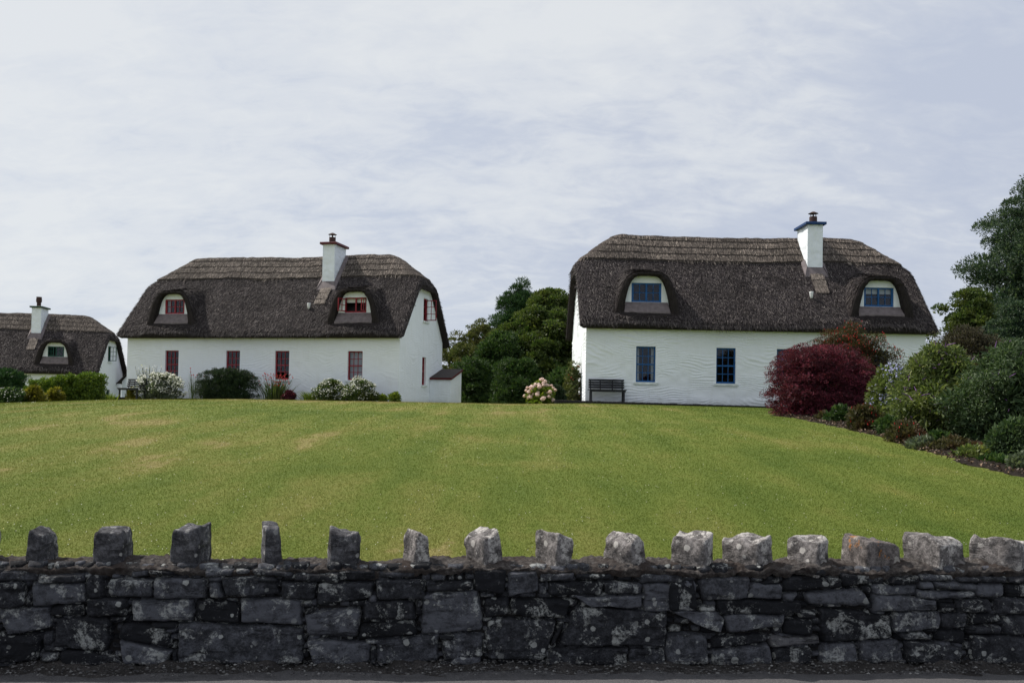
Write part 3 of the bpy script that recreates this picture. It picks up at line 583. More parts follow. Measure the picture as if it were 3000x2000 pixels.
def window(par, M, w, h, kind, col_, curtain=None, sill=True, opened=(0, 0), wallm=None):
    f = MB(); Y = 0.085
    def bar(mb, x0, x1, z0, z1, lvl=0, MM=M, yb=Y, t=0.05): mb.box(x0, x1, yb + lvl * .004, yb + t, z0, z1, MM)
    e = 0.05
    bar(f, 0, e, 0, h, 0, t=.06); bar(f, w - e, w, 0, h, 0, t=.06); bar(f, e, w - e, 0, e + .015, 1, t=.06); bar(f, e, w - e, h - e, h, 1, t=.06)
    if kind == 'sash':
        bar(f, e, w - e, h / 2 - .025, h / 2 + .025, -1, t=.05)
        for i in (1, 2):
            x = e + (w - 2 * e) * i / 3; bar(f, x - .013, x + .013, e, h - e, 2, t=.03)
        for zz in (e + (h / 2 - e) / 2, h / 2 + (h / 2 - e) / 2): bar(f, e, w - e, zz - .013, zz + .013, 3, t=.03)
    else:
        ncols = 2 if kind == 'casement' else 1
        if ncols == 2: bar(f, w / 2 - .03, w / 2 + .03, e, h - e, -1, t=.05)
        for k in range(ncols):
            if opened[k]: continue
            x0 = e + k * (w / 2 - e); x1 = x0 + (w / ncols - e); 
            if ncols == 1: x0, x1 = e, w - e
            bar(f, x0, x0 + .035, e, h - e, 1, t=.04); bar(f, x1 - .035, x1, e, h - e, 1, t=.04)
            bar(f, (x0 + x1) / 2 - .012, (x0 + x1) / 2 + .012, e, h - e, 2, t=.03)
            for j in range(1, 3 if kind == 'tall' else 2):
                zz = e + (h - 2 * e) * j / (3 if kind == 'tall' else 2); bar(f, x0, x1, zz - .012, zz + .012, 3, t=.03)
    fr = f.build('window', col_, par)
    g = MB()
    if kind == 'sash': g.quad((e, Y + .03, e), (w - e, Y + .03, e), (w - e, Y + .03, h - e), (e, Y + .03, h - e), M=M)
    else:
        for k in range(2 if kind == 'casement' else 1):
            if opened[k]: continue
            x0 = e + k * (w / 2 - e); x1 = x0 + (w / 2 - e) if kind == 'casement' else w - e
            g.quad((x0, Y + .03, e), (x1, Y + .03, e), (x1, Y + .03, h - e), (x0, Y + .03, h - e), M=M)
    if g.v: g.build('glass', GLASS, fr)
    for k in range(2):
        if not opened[k]: continue
        lw = (w / 2 - e) if kind == 'casement' else (w - 2 * e); hx = e if k == 0 else w - e
        Lm = M @ Matrix.Translation((hx, Y - .01, 0)) @ Matrix.Rotation(opened[k], 4, 'Z')
        sg = 1 if k == 0 else -1; c = MB(); t0, t1 = -.035, 0.0
        def cb(a, b, z0, z1, l=0): c.box(min(a * sg, b * sg), max(a * sg, b * sg), t0 + l, t1 - l, z0, z1, Lm)
        cb(0, .035, e, h - e); cb(lw - .035, lw, e, h - e); cb(.035, lw - .035, e, e + .04, .003); cb(.035, lw - .035, h - e - .035, h - e, .003)
        cb(lw / 2 - .012, lw / 2 + .012, e + .04, h - e - .035, .006)
        rows = 3 if kind == 'tall' else 2
        for j in range(1, rows): zz = e + (h - 2 * e) * j / rows; cb(.035, lw - .035, zz - .012, zz + .012, .009)
        co = c.build('casement', col_, fr); co['label'] = 'casement leaf swung open outwards'
    if sill:
        s = MB(); s.box(-.09, w + .09, -.07, .10, -.085, -.006, M); s.build('sill', SILLM, fr)
    if curtain:
        cmb = MB()
        if curtain == 'full': cmb.quad((.02, .24, .02), (w - .02, .24, .02), (w - .02, .24, h), (.02, .24, h), M=M); cmb.build('curtain', CURT, fr)
        elif curtain == 'blind': cmb.quad((.02, .2, h * .68), (w - .02, .2, h * .68), (w - .02, .2, h), (.02, .2, h), M=M); cmb.build('blind', BLINDM, fr)
        elif curtain == 'half':
            for a, b in ((.02, w * .2), (w * .82, w - .02)):
                cmb = MB(); cmb.quad((a, .24, .02), (b, .24, .02), (b, .24, h), (a, .24, h), M=M); cmb.build('curtain', CURT, fr)
    return fr

def smin(a, b, k): h = np.clip(.5 + .5 * (b - a) / k, 0, 1); return b * (1 - h) + a * h - k * h * (1 - h)
def smax(a, b, k): return -smin(-a, -b, k)

def cottage(name, label, org, rz, L, dormers, chim_x, fwin, trim, gable, seed, nstraw, vent=None, W=6.0, far=False):
    H = empty(name, org, rz); tag(H, label, 'cottage', 'white thatched cottages in a row')
    E0, S, OV, VG = 2.98, 1.135, 0.40, 0.27           # eave height, pitch, eave and verge overhang
    RH = E0 + S * (W / 2 + OV); ZH, SH = 5.50, 0.80     # ridge, half-hip foot, half-hip pitch
    def rtop(x, y):
        x = np.asarray(x, float); y = np.asarray(y, float)
        a = E0 + S * (y + OV); b = E0 + S * (W + OV - y); z = smin(a, b, .22)
        hl = ZH + SH * (x + VG); hr = ZH + SH * (L + VG - x); z = smin(z, smin(hl, hr, .3), .42)
        z = z + 0.030 * fbm(x * .7, y * .7, seed, 3, 101) + 0.014 * fbm(x * 4, y * 3, seed, 3, 105) + 0.03 * np.sin(x * 0.55 + seed)
        for xc in dormers:      # dressed ledge of thatch under each dormer
            z = z + 0.07 * sstep(-0.19, -0.23, y + .012 * vn(x * 5, 0, seed, 3)) * sstep(1.35, 1.0, np.abs(x - xc))
        d = np.minimum(np.minimum(x + VG, L + VG - x), np.minimum(y + OV, W + OV - y)); r = .17
        q = np.clip(1 - d / r, 0, 1); return z - r * .95 * (1 - np.sqrt(np.maximum(1 - q * q, 0)))
    YF, YW = -0.05, 0.22
    def hood(x, y, xc): return 4.90 + 0.22 * (y - YF) - 0.62 * (np.abs(x - xc) / .98) ** 4.2
    def outer(x, y):
        z = rtop(x, y)
        for xc in dormers:
            hz = smax(z, np.where((y > YF) & (np.abs(x - xc) < 1.75), hood(x, y, xc), -9), 0.30)
            z = np.where((y > YF - .001) & (np.abs(x - xc) < 1.75) & (hood(x, y, xc) > z - .6), np.maximum(hz - .0, z), z)
        return z
    # --- main thatch shell
    gx = np.unique(np.round(np.concatenate([np.linspace(-VG, L + VG, 190), [-VG + .01, -VG + .03, -VG + .06, -VG + .1, L + VG - .01, L + VG - .03, L + VG - .06, L + VG - .1]]), 4))
    gy = np.unique(np.round(np.concatenate([np.linspace(-OV, W + OV, 100), [-OV + .01, -OV + .03, -OV + .06, -OV + .1, W + OV - .01, W + OV - .03, W + OV - .06, W + OV - .1]]), 4))
    X, Y = np.meshgrid(gx, gy, indexing='ij'); Zt = rtop(X, Y)
    dd = np.minimum(np.minimum(X + VG, L + VG - X), np.minimum(Y + OV, W + OV - Y)); q = np.clip(1 - dd / .16, 0, 1)
    zb0 = smin(smin(E0 + S * (Y + OV), E0 + S * (W + OV - Y), .2), smin(ZH + SH * (X + VG), ZH + SH * (L + VG - X), .3), .4)
    Zb = zb0 - 0.44 + .11 * (1 - np.sqrt(np.maximum(1 - q * q, 0))) + 0.012 * vn(X * 8, Y * 8, seed, 4)
    Zb = np.maximum(Zb, E0 - .26 + .10 * q); nx_, ny_ = X.shape; n = nx_ * ny_
    V = np.concatenate([np.stack([X, Y, Zt], 2).reshape(-1, 3), np.stack([X, Y, Zb], 2).reshape(-1, 3)])
    FQ = [grid_faces(nx_, ny_), grid_faces(nx_, ny_)[:, ::-1] + n]
    b = np.concatenate([np.arange(nx_) * ny_, (nx_ - 1) * ny_ + np.arange(1, ny_), (np.arange(nx_ - 1)[::-1]) * ny_ + ny_ - 1, np.arange(1, ny_ - 1)[::-1], [0]])
    FQ.append(np.stack([b[:-1], b[:-1] + n, b[1:] + n, b[1:]], 1))
    Vs = [V]; Fs = [np.concatenate(FQ)]; Ms = [np.zeros(len(Fs[0]), int)]; nv_ = len(V)
    # --- eyebrow dormer hoods: outer skin, thick lip, soffit
    for xc in dormers:
        t = np.linspace(-1, 1, 81); uo = 1.32 * t; ys = np.linspace(YF, 2.6, 46)
        UO, YS = np.meshgrid(uo + xc, ys, indexing='ij')
        Zo = smax(rtop(UO, YS), hood(UO, YS, xc), .30) - .008 - .10 * sstep(1.18, 1.32, np.abs(UO - xc)) - .10 * sstep(2.3, 2.6, YS)
        Zo = Zo + 0.012 * fbm(UO * 5, YS * 4, seed, 3, 107)
        ui = uo * .72; zi = 4.76 - 1.4 * (np.abs(ui) / .90) ** 4.5
        zin = np.maximum(zi, E0 + S * (YF + OV) - .12); wob = 0.02 * vn(t * 14, xc, seed, 6)
        rows = []
        for k, (f_, fw) in enumerate(((.0, -.0), (.12, -.04), (.35, -.06), (.7, -.04), (1, 0.0))):
            rows.append(np.stack([xc + uo * (1 - f_) + ui * f_, np.full_like(t, YF + fw) + wob, Zo[:, 0] * (1 - f_) + (zin + wob) * f_], 1))
        rows.append(np.stack([xc + ui * .99, np.full_like(t, YW + .05), zin + .02], 1))
        G = np.stack(rows, 1); Vs.append(np.concatenate([np.stack([UO, YS, Zo], 2).reshape(-1, 3), G.reshape(-1, 3)]))
        fo = grid_faces(81, 46); fr_ = grid_faces(81, 6)[:, ::-1] + 81 * 46
        Fs.append(np.concatenate([fo, fr_]) + nv_); Ms.append(np.zeros(len(fo) + len(fr_), int)); nv_ += len(Vs[-1])
    # --- loose straw ends over everything
    nS = nstraw; kf = int(nS * .80)
    sx = rng.uniform(-VG, L + VG, nS); sy = np.concatenate([-OV + (W / 2 + OV + .3) * rng.random(kf), rng.uniform(W / 2 - .2, W + OV, nS - kf)])
    ne = nS // 12        # extra along eaves, verges and the dormer lips
    k3 = ne // 3
    ex = np.concatenate([rng.uniform(-VG, L + VG, k3), np.where(rng.random(k3) < .5, -VG + .05, L + VG - .05), np.array([random.choice(dormers) + random.uniform(-1.15, 1.15) for _ in range(ne - 2 * k3)])])
    ey = np.concatenate([np.full(k3, -OV + .04), rng.uniform(-OV, W + OV, k3), np.full(ne - 2 * k3, YF + .03)])
    sx = np.concatenate([sx, ex]); sy = np.concatenate([sy, ey]); nS = len(sx); h_ = .05
    z0 = outer(sx, sy); gxv = (outer(sx + h_, sy) - z0) / h_; gyv = (outer(sx, sy + h_) - z0) / h_; gxv = np.clip(gxv, -2.5, 2.5); gyv = np.clip(gyv, -2.5, 2.5)
    on = np.ones(nS, bool)
    for xc in dormers: on &= ~((np.abs(sx - xc) < 1.0) & (sy > YF - .10) & (sy < YF))
    dn = np.stack([-gxv, -gyv, -(gxv ** 2 + gyv ** 2)], 1); dn /= np.linalg.norm(dn, axis=1)[:, None] + 1e-6
    nn = np.stack([-gxv, -gyv, np.ones(nS)], 1); nn /= np.linalg.norm(nn, axis=1)[:, None]
    side_ = np.cross(nn, dn); ang = rng.normal(0, .30, nS)
    dirv = dn * np.cos(ang)[:, None] + side_ * np.sin(ang)[:, None]; sd_ = np.cross(nn, dirv)
    ln = rng.uniform(.08, .22, nS)
    for xc in dormers: ln = np.where((np.abs(sx - xc) < 1.25) & (sy > YF - .02) & (sy < YF + .2), ln * .4, ln)
    ln = ln[:, None]; wd = (rng.uniform(.008, .018, nS) * (1.5 if far else 1))[:, None]; lift = rng.uniform(.008, .045, nS)[:, None]
    c0 = np.stack([sx, sy, z0 - .006], 1); tip = c0 + dirv * ln + nn * lift
    roll = rng.normal(0, .45, nS)[:, None]; wv = (sd_ * np.cos(roll) + nn * np.sin(roll)) * wd / 2
    SVv = np.stack([c0 - wv, c0 + wv, tip + wv * .7, tip - wv * .7], 1)[on].reshape(-1, 3); m_ = on.sum()
    sf = np.arange(m_ * 4).reshape(-1, 4) + nv_; Vs.append(SVv); Fs.append(sf); Ms.append(np.ones(m_, int))
    roof = link('roof', fast_mesh('roof', np.concatenate(Vs), [np.concatenate(Fs)], [TB, STRAW], np.concatenate(Ms)), H)
    # --- raised ridge cap laid in four stitched courses
    gx = np.linspace(-VG - .02, L + VG + .02, 300); gy = np.linspace(0.9, W - .9, 130); X, Y = np.meshgrid(gx, gy, indexing='ij')
    def cap_off(x, y):
        z = smin(smin(E0 + S * (y + OV), E0 + S * (W + OV - y), .22), smin(ZH + SH * (x + VG), ZH + SH * (L + VG - x), .3), .42)
        z = z + .02 * np.sin(x * 1.1 + seed) + .02 * vn(x * 1.3, 0, seed, 7)
        zc = ZH + .14; q = (z - zc) / .31; fr = q - np.floor(q)
        return np.where(z > zc, 0.075 + 0.022 * (1 - fr) - .022 * (fr < .08), -.12), z > zc
    off, inside = cap_off(X, Y); Zc = outer(X, Y) + off
    V = np.stack([X, Y, Zc], 2).reshape(-1, 3); F1 = grid_faces(300, 130); ins = inside.reshape(-1)
    F1 = F1[ins[F1].any(1)]
    nc = int(nstraw * .35); sx = rng.uniform(-VG, L + VG, nc); sy = rng.uniform(1.6, W - 1.6, nc)
    sy = np.where(rng.random(nc) < .8, rng.uniform(1.4, W / 2 + .15, nc), sy)
    o1, i1 = cap_off(sx, sy); sx, sy = sx[i1], sy[i1]; o1 = o1[i1]; nc = len(sx); z0 = outer(sx, sy) + o1
    gyv = np.where(sy < W / 2, S, -S) * .95; gxv = (rtop(sx + .1, sy) - rtop(sx - .1, sy)) / .2
    dn = np.stack([-gxv, -gyv, -(gxv ** 2 + gyv ** 2)], 1); dn /= np.linalg.norm(dn, axis=1)[:, None]; nn = np.stack([-gxv, -gyv, np.ones(nc)], 1); nn /= np.linalg.norm(nn, axis=1)[:, None]
    sdd = np.cross(nn, dn); ang = rng.normal(0, .12, nc); dirv = dn * np.cos(ang)[:, None] + sdd * np.sin(ang)[:, None]; sd_ = np.cross(nn, dirv)
    zz_ = smin(smin(E0 + S * (sy + OV), E0 + S * (W + OV - sy), .22), smin(ZH + SH * (sx + VG), ZH + SH * (L + VG - sx), .3), .42) - (ZH + .14); frc = (zz_ / .31) % 1
    ln = np.minimum(rng.uniform(.10, .26, nc), frc * .31 / .75 + .012)[:, None]; wd = rng.uniform(.010, .024, nc)[:, None]; c0 = np.stack([sx, sy, z0], 1) + nn * .004; tip = c0 + dirv * ln + nn * rng.uniform(.0, .018, nc)[:, None]
    roll = rng.normal(0, .3, nc)[:, None]; wv = (sd_ * np.cos(roll) + nn * np.sin(roll)) * wd / 2
    SV_ = np.stack([c0 - wv, c0 + wv, tip + wv * .8, tip - wv * .8], 1).reshape(-1, 3)
    Fa = np.concatenate([F1, np.arange(nc * 4).reshape(-1, 4) + len(V)]); Ma = np.concatenate([np.zeros(len(F1), int), np.ones(nc, int)])
    # combed patch of newer straw below the chimney
    if chim_x is not None:
        px_ = np.linspace(chim_x - .27, chim_x + .27, 20); py_ = np.linspace(.72, 1.55, 60); PX, PY = np.meshgrid(px_, py_, indexing='ij')
        fr = ((PY - .72) / .25) % 1; PZ = outer(PX, PY) + .045 + .04 * (1 - fr) - .05 * (fr < .12)
        PZ = np.where((PX < px_[1]) | (PX > px_[-2]) | (PY < py_[1]), PZ - .16, PZ)
        V2 = np.stack([PX, PY, PZ], 2).reshape(-1, 3); nn0 = len(V) + len(SV_); F2 = grid_faces(20, 60) + nn0
        ns = 900; ax = rng.uniform(chim_x - .26, chim_x + .26, ns); ay = rng.uniform(.80, 1.5, ns); az = outer(ax, ay) + .08
        d3 = np.array([0, -1, -S]) / math.hypot(1, S); c0 = np.stack([ax, ay, az], 1); frp = ((ay - .72) / .25) % 1; tip = c0 + d3 * np.minimum(rng.uniform(.08, .2, ns), frp * .37 + .01)[:, None]; wv = np.array([1, 0, 0]) * rng.uniform(.006, .011, ns)[:, None]
        V3 = np.stack([c0 - wv, c0 + wv, tip + wv, tip - wv], 1).reshape(-1, 3); F3 = np.arange(ns * 4).reshape(-1, 4) + nn0 + len(V2)
        Fa = np.concatenate([Fa, F2, F3]); Ma = np.concatenate([Ma, np.zeros(len(F2), int), np.ones(ns, int)]); SV_ = np.concatenate([SV_, V2, V3])
    link('ridge_cap', fast_mesh('ridge_cap', np.concatenate([V, SV_]), [Fa], [TBR, STRAWR], Ma), roof)
    # --- walls
    VP = []; FP = []; nn_ = 0
    def addp(P, F_, M):
        nonlocal nn_
        VP.append(xf(P, M)); FP.append(F_ + nn_); nn_ += len(P)
    fh = [(x - w_ / 2, x + w_ / 2, z, z + h_) for x, w_, z, h_ in fwin]
    amp = 0.022 if name_wavy(seed) else 0.014
    addp(*panel(0, L, -1.4, lambda u: np.full_like(u, E0 - .12), fh, amp, seed), Matrix())
    def gtop(u): return smin(smin(E0 + S * (u + OV), E0 + S * (W + OV - u), .2), ZH + SH * VG, .4) - .20
    gh = [(y, y + w_, z, z + h_) for (y, w_, z, h_, k_, o_) in gable]
    MR = Matrix.Translation((L, 0, 0)) @ Matrix.Rotation(R(90), 4, 'Z')       # u -> +y, outward normal +x
    ML = Matrix.Translation((0, W, 0)) @ Matrix.Rotation(R(-90), 4, 'Z')
    MBk = Matrix.Translation((L, W, 0)) @ Matrix.Rotation(R(180), 4, 'Z')
    addp(*panel(0, W, -1.4, gtop, gh, amp * .7, seed + 3), MR)
    addp(*panel(0, W, -1.4, gtop, [], amp * .8, seed + 5), ML)
    addp(*panel(0, L, -1.4, lambda u: np.full_like(u, E0 - .12), [], .008, seed + 7), MBk)
    wl = link('wall', fast_mesh('wall', np.concatenate(VP), np.concatenate(FP), WHITE, smooth=True), H)
    inn = MB(); a = .45
    for q4 in (((a, a + .8, -1), (L - a, a + .8, -1), (L - a, a + .8, 3), (a, a + .8, 3)), ((a, a, 0.05), (L - a, a, .05), (L - a, W, .05), (a, W, .05)), ((a, .5, 2.95), (L - a, .5, 2.95), (L - a, W - .5, 2.95), (a, W - .5, 2.95)),
               ((L - 1.4, .8, 0), (L - 1.4, W - .8, 0), (L - 1.4, W - .8, 2.9), (L - 1.4, .8, 2.9))): inn.quad(*q4)
    for xc in dormers: inn.quad((xc - 1, 1.6, 3.3), (xc + 1, 1.6, 3.3), (xc + 1, 1.6, 4.7), (xc - 1, 1.6, 4.7))
    io = inn.build('inner_partition', DARK, H)
    for i, (x, w_, z, h_) in enumerate(fwin):
        cu = {0: (None, None, None, 'full'), 1: ('half', None, None, None), 2: ()}[0 if name == 'thatched_cottage' and seed == 1 else 1]
        window(H, Matrix.Translation((x - w_ / 2, 0, z)), w_, h_, 'sash', trim, cu[i % 4] if cu else None)
    for (y, w_, z, h_, k_, o_) in gable:
        window(H, MR @ Matrix.Translation((y, 0, z)), w_, h_, k_, trim, None, True, o_)
    # --- dormer fronts
    dw, dh, dz = (1.13, .72, 3.80) if seed == 2 else (1.00, .66, 3.88)
    for i, xc in enumerate(dormers):
        P, F_ = panel(-.96, .96, 3.30, lambda u: 4.81 - 1.4 * (np.abs(u) / .90) ** 4.5, [(-dw / 2, dw / 2, dz, dz + dh)], .006, seed + 11 + i, .08)
        d = link('dormer', fast_mesh('dormer', xf(P, Matrix.Translation((xc, YW, 0))), F_, WHITE, smooth=True), H)
        ap = MB(); y0, y1, z1 = -.06, YW - .015, dz - .008
        z0 = float(rtop(xc, y0)) + .05
        for a_, b_, c_, e_ in ((y0, y1, z0, z1),):
            ap.quad((xc - .86, a_, c_), (xc + .86, a_, c_), (xc + .80, b_, e_), (xc - .80, b_, e_)); ap.quad((xc - .86, a_, c_ - .12), (xc + .86, a_, c_ - .12), (xc + .86, a_, c_), (xc - .86, a_, c_))
            ap.box(xc - .30, xc - .28, a_ + .02, b_, c_ - .01, c_ + .012); 
        ap.build('flashing', LEAD, d)
        op = {(1, 1): (-2.0, 1.5), (3, len(dormers) - 1): (-.5, 0)}.get((seed, i), (0, 0))
        cu = {(1, 0): 'half', (1, 1): 'blind', (2, 1): 'blind'}.get((seed, i))
        window(H, Matrix.Translation((xc - dw / 2, YW - .05, dz)), dw, dh, 'casement', trim, cu, False, op)
    # --- chimney
    if chim_x is not None:
        cw, y0, y1 = .60, 1.62, 2.85; zt = RH + .33; c = MB()
        gxn = np.linspace(0, 1, 18); 
        VV_ = []; FF_ = []; kk = 0
        ring = [(chim_x - cw / 2, y0), (chim_x + cw / 2, y0), (chim_x + cw / 2, y1), (chim_x - cw / 2, y1)]
        for i in range(4):
            a_, b_ = ring[i], ring[(i + 1) % 4]; n_u = 14; n_v = 40
            t_, z_ = np.meshgrid(np.linspace(0, 1, n_u), np.linspace(4.6, zt, n_v), indexing='ij')
            ox, oy = (b_[1] - a_[1]), -(b_[0] - a_[0]); ll = math.hypot(ox, oy); ox, oy = ox / ll, oy / ll
            D = (.014 * fbm(t_ * 4 + i * 7, z_ * 4.5, seed, 3, 121) + .006 * np.sin(z_ * 30 + 4 * vn(t_ * 3, z_ * 2, seed, 4))) * np.minimum(1, np.minimum(t_, 1 - t_) * 9)
            tap = (z_ - 4.6) * -.006
            VV_.append(np.stack([a_[0] + (b_[0] - a_[0]) * t_ + ox * (D + tap), a_[1] + (b_[1] - a_[1]) * t_ + oy * (D + tap), z_], 2).reshape(-1, 3)); FF_.append(grid_faces(n_u, n_v) + kk); kk += n_u * n_v
        ch = link('chimney', fast_mesh('chimney', np.concatenate(VV_), [np.concatenate(FF_)], WHITE, smooth=True), H)
        s_ = MB(); s_.box(chim_x - cw / 2 - .11, chim_x + cw / 2 + .11, y0 - .11, y1 + .11, zt - .02, zt + .085); s_.build('chimney_cap', CAPS[seed], ch, bevel=.012)
        p = MB(); pc = (chim_x + .02, (y0 + y1) / 2 - .3, zt + .06)
        if seed == 3:
            p.lathe([(0, 0), (.15, 0), (.13, .08), (.13, .30), (.17, .31), (.18, .48), (.16, .62), (.17, .64), (.17, .66), (0, .66)], pc)
        else:
            p.lathe([(0, 0), (.16, 0), (.15, .05), (.15, .29), (.13, .29), (.13, .12), (0, .12)], pc)
            p.lathe([(.20, .42), (.185, .43), (.05, .50), (0, .505)], pc); p.lathe([(.20, .42), (.0, .43)], pc)
            p.ring_tube([(pc[0], pc[1], pc[2] + .1), (pc[0], pc[1], pc[2] + .44)], .03)
            for k in range(4): p.box(pc[0] + .135 * math.cos(k * 1.57 + .6) - .006, pc[0] + .135 * math.cos(k * 1.57 + .6) + .006, pc[1] + .135 * math.sin(k * 1.57 + .6) - .006, pc[1] + .135 * math.sin(k * 1.57 + .6) + .006, pc[2] + .28, pc[2] + .43)
        p.build('chimney_pot', POT, ch, smooth=False)
        fl = MB(); g_ = .16; zr = lambda y: float(RH - S * abs(y - W / 2)) + .035
        yl = y0 - .24
        fl.quad((chim_x - cw / 2 - g_, yl, zr(yl) + .03), (chim_x + cw / 2 + g_, yl, zr(yl) + .03), (chim_x + cw / 2 + .02, y0 - .02, zr(y0) + .16), (chim_x - cw / 2 - .02, y0 - .02, zr(y0) + .16))
        fl.quad((chim_x - cw / 2 - g_, yl, zr(yl) - .06), (chim_x + cw / 2 + g_, yl, zr(yl) - .06), (chim_x + cw / 2 + g_, yl, zr(yl) + .03), (chim_x - cw / 2 - g_, yl, zr(yl) + .03))
        for sg in (-1, 1):
            xa, xb = chim_x + sg * (cw / 2 + .02), chim_x + sg * (cw / 2 + g_)
            pts = [yl, y0, (y0 + W / 2) / 2, W / 2 - .2] if seed != 2 else [yl, y0, y0 + .12, y0 + .28]
            for j in range(3):
                ya, yb = pts[j], pts[j + 1]
                fl.quad((xa, max(ya, y0 - .02), zr(max(ya, y0)) + .20), (xb, ya, zr(ya) + .07), (xb, yb, zr(yb) + .07), (xa, yb, zr(yb) + .20))
                fl.quad((xb, ya, zr(ya) - .08), (xb, yb, zr(yb) - .08), (xb, yb, zr(yb) + .07), (xb, ya, zr(ya) + .07))
        fl.build('flashing', LEAD, ch)
    if vent:
        vx, vy = vent; vz = float(rtop(vx, vy)); v = MB()
        v.lathe([(0, -.12), (.045, -.10), (.06, -.02), (.075, .10), (.08, .14), (.07, .15), (0, .15)], (vx, vy - .06, vz + .06), 12)
        v.ring_tube([(vx, vy + .05, vz - .05), (vx, vy - .03, vz + .18)], .02); v.build('security_light', WHITEP, roof, smooth=True)
    return H
def name_wavy(seed): return seed == 2

def local_x(org, rz, px, py, yl=0.0):
    o = Vector(org); ax = Vector((math.cos(rz), math.sin(rz), 0)); n = Vector((-math.sin(rz), math.cos(rz), 0))
    p = hit_plane(px, py, o + n * yl, n) - o; return p.dot(ax), p.z
ORG_L, RZ_L, L_L = (-17.67, 40.67, 1.66), R(-13), 13.2
ORG_R, RZ_R, L_R = (2.73, 33.0, 1.80), R(1.0), 12.75
ORG_F, RZ_F, L_F = (-39.9, 55.7, 0.42), R(8), 13.0
def lx(o, r, *p): return [local_x(o, r, a, b, c)[0] for a, b, c in p]
wl_ = [(x, .68, .95, 1.25) for x in lx(ORG_L, RZ_L, (503, 1070, 0), (682, 1070, 0), (826, 1070, 0), (1040, 1070, 0))]
dl_ = lx(ORG_L, RZ_L, (515, 900, .3), (1044, 900, .3)); cl_ = lx(ORG_L, RZ_L, (962, 800, 1.62))[0]
wr_ = [(x, .73, .79, 1.33) for x in lx(ORG_R, RZ_R, (1892, 1070, 0), (2127, 1070, 0), (2304, 1070, 0), (2572, 1070, 0))]
dr_ = lx(ORG_R, RZ_R, (1893, 860, .3), (2572, 875, .3)); cr_ = lx(ORG_R, RZ_R, (2388, 760, 1.62))[0]
df_ = lx(ORG_F, RZ_F, (165, 1035, .3)); cf_ = lx(ORG_F, RZ_F, (106, 950, 1.62))[0]
GABLE = [(3.05, .62, 3.80, 1.05, 'tall', (0, R(84))), (3.0, .55, .85, 1.28, 'sash', (0, 0))]
vl_ = local_x(ORG_L, RZ_L, 906, 896, .6); vr_ = local_x(ORG_R, RZ_R, 2376, 868, .6)
HL = cottage('thatched_cottage', 'white thatched cottage with dark red windows and flower beds along its front', ORG_L, RZ_L, L_L, dl_, cl_, wl_, RED, GABLE, 1, 62000, (vl_[0], .62))
HR = cottage('thatched_cottage', 'white thatched cottage with bright blue windows and a blue chimney cap', ORG_R, RZ_R, L_R, dr_, cr_, wr_, BLUE, [], 2, 70000, (vr_[0], .62))
HF = cottage('thatched_cottage', 'distant thatched cottage with green windows, partly hidden behind the clipped hedge', ORG_F, RZ_F, L_F, [df_[0] - 6.5, df_[0]], cf_, [], GREEN, [(2.55, .62, 3.75, 1.05, 'tall', (0, R(70))), (2.4, .8, .55, 1.28, 'sash', (0, 0))], 3, 34000, None, far=True)
# lean-to store on the right gable of the red cottage
def lean_to(H, L):
    M = Matrix.Translation((L, 4.15, 0)); P, F_ = panel(0.01, 1.02, -1.4, lambda u: np.full_like(u, 1.16), [], .010, 41)
    Vl = [xf(P, M)]; Fl = [F_]; n = len(P)
    P, F_ = panel(0, 1.8, -1.4, lambda u: 1.16 + u * .26, [], .010, 42); Vl.append(xf(P, Matrix.Translation((L + 1.02, 4.15, 0)) @ Matrix.Rotation(R(90), 4, 'Z'))); Fl.append(F_ + n)
    o = link('lean_to_store', fast_mesh('lean_to_store', np.concatenate(Vl), np.concatenate(Fl), WHITE, smooth=True), H)
    mb = MB(); Ms = M @ Matrix.Translation((0, 0, 1.17)) @ Matrix.Rotation(math.atan(.26), 4, 'X')
    mb.box(.02, 1.09, -.08, 1.86, 0.035, .075, Ms, 0); mb.box(.02, 1.10, -.09, -.06, -.02, .07, Ms, 1); mb.box(1.07, 1.10, -.06, 1.86, -.02, .07, Ms, 1)
    mb.build('store_roof', [SLATE, CAPS[1]], o)
lean_to(HL, L_L)

# ------------------------------------------------------------------ kerb, gravel apron, benches
KERB = simple('kerb_stone', (0.028, 0.027, 0.030), 0.95, 25, 0.5, 0.8)
mb = MB(); n = 60
for i in range(n):
    x0, x1 = 1.55 + 8.3 * i / n, 1.55 + 8.3 * (i + 1) / n - .012; zt = 1.865 - (x0 - 1.6) * .0135 + random.uniform(-.008, .008); y = 31.85 + x0 * .012
    mb.box(x0, x1, y, y + .14, 1.3, zt)
tag(mb.build('kerb', KERB, bevel=.01), kind='structure')
mb = MB(); mb.quad((1.6, 31.98, 1.842), (16.5, 31.98, 1.64), (16.5, 33.2, 1.70), (1.6, 33.2, 1.86)); mb.quad((1.6, 33.2, 1.86), (16.5, 33.2, 1.70), (16.5, 40, 1.6), (1.6, 40, 1.6))
tag(mb.build('path', simple('apron_gravel', (0.12, 0.115, 0.11), 0.95, 50, 0.5, 0.6)), kind='structure')
mb = MB(); Mx = Matrix.Translation(ORG_L) @ Matrix.Rotation(RZ_L, 4, 'Z')
mb.box(-.6, L_L + 1.3, -1.55, .1, -.5, .045, Mx); tag(mb.build('soil_strip', soil), kind='structure')
BLACK = simple('black_stained_wood', (0.018, 0.020, 0.026), 0.6, 15, 0.4)
